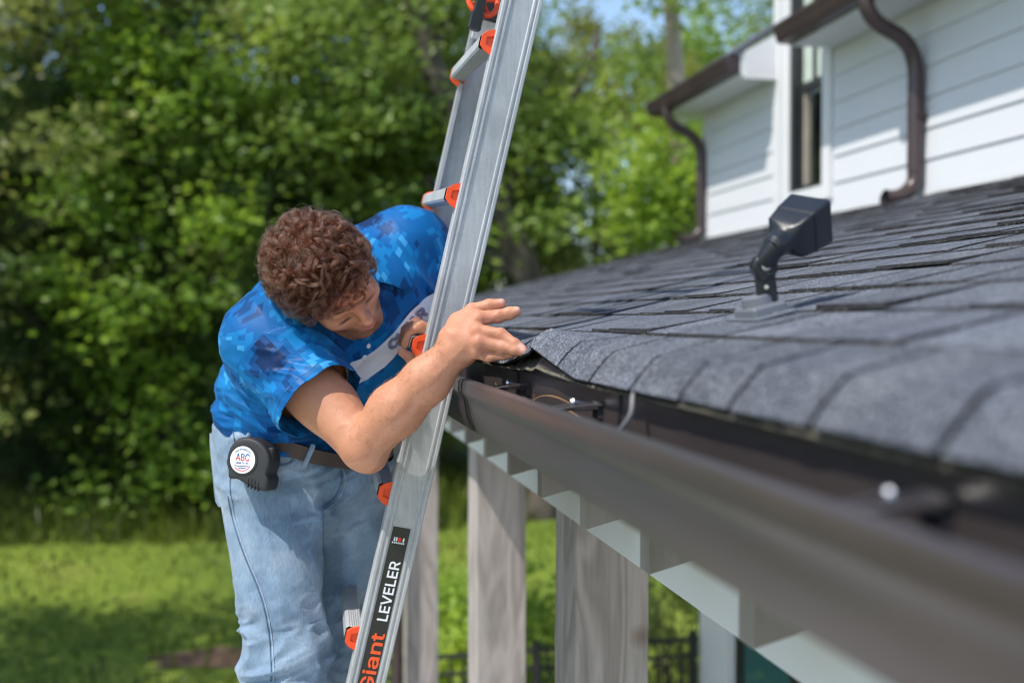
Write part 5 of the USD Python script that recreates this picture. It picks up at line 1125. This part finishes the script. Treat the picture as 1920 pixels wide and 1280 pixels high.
# eyebrows
ev, en, ew = [], [], []
for s in (-1, 1):
    for k in range(85):
        a = r.uniform(0, 1); b = H(.0985 - .016 * a ** 2, s * (.012 + .036 * a), .010 + .006 * math.sin(a * 2.4) - .006 * a + r.normal() * .0016); e = b + hl * s * r.uniform(.005, .010) + hu * r.uniform(-.001, .003) + hf * .0015
        ev += [b - hf * .002, (b + e) / 2 + hf * .0012, e]; en.append(3); ew += [.00055, .0005, .0002]
eb = UsdGeom.BasisCurves.Define(stage, path_for('eyebrows', person)); eb.CreateTypeAttr('linear'); eb.CreatePointsAttr(Vt.Vec3fArray.FromNumpy(np.array(ev, np.float32))); eb.CreateCurveVertexCountsAttr(Vt.IntArray.FromNumpy(np.array(en, np.int32))); eb.CreateWidthsAttr(Vt.FloatArray.FromNumpy(np.array(ew, np.float32))); eb.SetWidthsInterpolation('vertex')
mat('brow_hair', (.045, .02, .01), .6, .2); UsdShade.MaterialBindingAPI.Apply(eb.GetPrim()).Bind(UsdShade.Material.Get(stage, L('brow_hair'))); tag(eb, kind='stuff')

# fine hair lying along the forearm
ah, an_, aw = [], [], []
for k in range(1100):
    t = r.uniform(.02, .98); c = J['relb'] * (1 - t) + J['rwri'] * t; d = nrm(r.normal(size=3)); d = d - ax_f * (d @ ax_f); d = nrm(d)
    if d @ FW > .35: continue
    loc_ = c + d * .2; h_, _, _ = skin_mesh.ray.intersects_location(loc_[None], -d[None], multiple_hits=False) if k % 1 == 0 else (None,) * 3
    if len(h_) == 0: continue
    b = h_[0]; l = r.uniform(.007, .014); g_ = nrm(ax_f * r.uniform(.6, 1) + np.cross(ax_f, d) * r.normal() * .5)
    ah += [b - d * .0005, b + g_ * l * .5 + d * .0022, b + g_ * l + d * .0028]; an_.append(3); aw += [.00026, .00022, .0001]
av = UsdGeom.BasisCurves.Define(stage, path_for('arm_hair', person)); av.CreateTypeAttr('linear'); av.CreatePointsAttr(Vt.Vec3fArray.FromNumpy(np.array(ah, np.float32))); av.CreateCurveVertexCountsAttr(Vt.IntArray.FromNumpy(np.array(an_, np.int32))); av.CreateWidthsAttr(Vt.FloatArray.FromNumpy(np.array(aw, np.float32))); av.SetWidthsInterpolation('vertex')
mat('fine_hair', (.30, .15, .07), .5, .2); UsdShade.MaterialBindingAPI.Apply(av.GetPrim()).Bind(UsdShade.Material.Get(stage, L('fine_hair'))); tag(av, kind='stuff')

# ---------------------------------------------------------------- tape measure on the hip pocket
dj = project(on(jeans0, 462, 862)[0])[2]; nT = nrm(V(-.22, .08, .97)); uT = nrm(UP - nT * (UP @ nT)); rT = np.cross(uT, nT); uT, rT = nrm(uT + rT * .05), nrm(rT - uT * .05)
tc0 = W(458, 862, dj - .052); tape = thing('tape_measure', 'black tape measure with round white label clipped to the jeans pocket', 'tape measure', tc0)
M_ = .00108
outl = np.array([(-36, 0), (-35, 12), (-31, 24), (-29, 36), (-14, 37), (0, 42), (18, 50), (38, 55), (51, 53), (54, 44), (54, 31), (50, 25), (51, 18), (54, 8), (54, -6), (48, -20), (36, -33), (20, -41), (2, -43.5), (-16, -39), (-29, -26), (-34, -14)], float) * [1, -1] * M_
oc_ = spline(np.c_[np.vstack([outl, outl[:1]]), np.zeros(len(outl) + 1)], 89)[:-1, :2]; ctr = oc_.mean(0)
def lay(sc_, h_): return tc0 + ((oc_ - ctr) * sc_ + ctr)[:, :1] * rT + ((oc_ - ctr) * sc_ + ctr)[:, 1:] * uT + nT * h_
g = np.stack([lay(.90, -.048), lay(.97, -.046), lay(1, -.040), lay(1, -.014), lay(.985, -.010), lay(.985, -.008), lay(1, -.004), lay(.96, .002), lay(.90, .004), lay(.78, .0045)]); g = np.concatenate([g, g[:, :1]], 1)
cs = sheet(g); f2 = trimesh.creation.triangulate_polygon(__import__('shapely').geometry.Polygon(((oc_ - ctr) * .78 + ctr)), engine='earcut')
capm = T(tc0 + f2[0][:, :1] * rT + f2[0][:, 1:] * uT + nT * .0045, f2[1], process=False); case = cat([cs, capm]); case.merge_vertices(); case.fix_normals()
obj('case', case, L('black_rubber'), tape, smooth=40)
def disc(c, rd, h0, h1, n=48): return tube([c + nT * h0, c + nT * h1, c + nT * (h1 + .0002)], [rd, rd, rd * .985], n)
lcn = tc0 + rT * (-.5 * M_) - uT * (-.5 * M_)
obj('label_ring', disc(lcn, 30 * M_, .003, .0055), L('black_plastic'), tape, smooth=40)
obj('label', disc(lcn, 25.5 * M_, .003, .0062), L('print_white'), tape, smooth=40)
def tp_text(text, h_, y, mt, clip_=None, arc=None, wide=None, name='lettering'):
    t = text_poly(text, h_); b0 = t.bounds; t = affinity.translate(t, -(b0[0] + b0[2]) / 2, 0)
    if wide: t = affinity.scale(t, wide / (b0[2] - b0[0]), 1, origin=(0, 0))
    if clip_: t = t.intersection(__import__('shapely').box(-1, clip_[0], 1, clip_[1]))
    ms = []
    for gp in getattr(t, 'geoms', [t]):
        v2, f2_ = trimesh.creation.triangulate_polygon(gp, engine='earcut')
        if arc:
            R_ = arc; a_ = v2[:, 0] / R_; rr2 = abs(R_) + (v2[:, 1] if R_ > 0 else -v2[:, 1]); v2 = np.stack([np.sin(a_) * rr2 * (1 if R_ > 0 else -1), np.cos(a_) * rr2 * (1 if R_ > 0 else -1)], 1)
            if R_ < 0: v2 = np.stack([np.sin(v2[:, 0] * 0 + a_ * -1) * rr2, -np.cos(a_) * rr2], 1); v2[:, 0] *= 1
        else: v2 = v2 + [0, y]
        m = T(lcn + v2[:, :1] * rT + v2[:, 1:] * uT + nT * .0069, f2_, process=False); ms.append(m)
    m = cat(ms)
    if m.face_normals.mean(0) @ nT < 0: m.invert()
    obj(name, m, mt, tape)
tp_text('ABC', .0140, -.0015, L('print_blue'), (.007, .02), wide=.031); tp_text('ABC', .0140, -.0015, L('print_red'), (-.01, .0066), wide=.031)
tp_text('Supply Co. Inc.', .0040, -.0078, L('print_navy'), wide=.030)
tp_text('www.abcsupply.com', .0034, 0, L('print_navy'), arc=.0205, wide=.036)
for y_, w_ in ((-.0125, .036), (-.0165, .018)): obj('fine_print', obox(lcn + nT * .0066 + uT * y_, [rT, uT, nT], (w_ / 2, .0008, .0003)), L('print_navy'), tape)
a_ = np.linspace(-.75, .75, 14); obj('fine_print', cat([obox(lcn + nT * .0066 + .0222 * (math.sin(x) * rT - math.cos(x) * uT), [nrm(math.cos(x) * rT + math.sin(x) * uT), nrm(-math.sin(x) * rT + math.cos(x) * uT), nT], (.0008, .0013, .0003)) for x in a_]), L('print_red'), tape)
obj('lock_button', obox(tc0 + rT * 49 * M_ + uT * 12 * M_ - nT * .018, [rT, uT, nT], (.007, .016, .012), .003), L('black_plastic'), tape)
for i in range(4): obj('grip_ridge', obox(tc0 + rT * (14 + 7 * i) * M_ - uT * (41 + 2 * i) * M_ + nT * .0035, [rT, uT, nT], (.0012, .010, .0022), .0006), L('black_plastic'), tape)
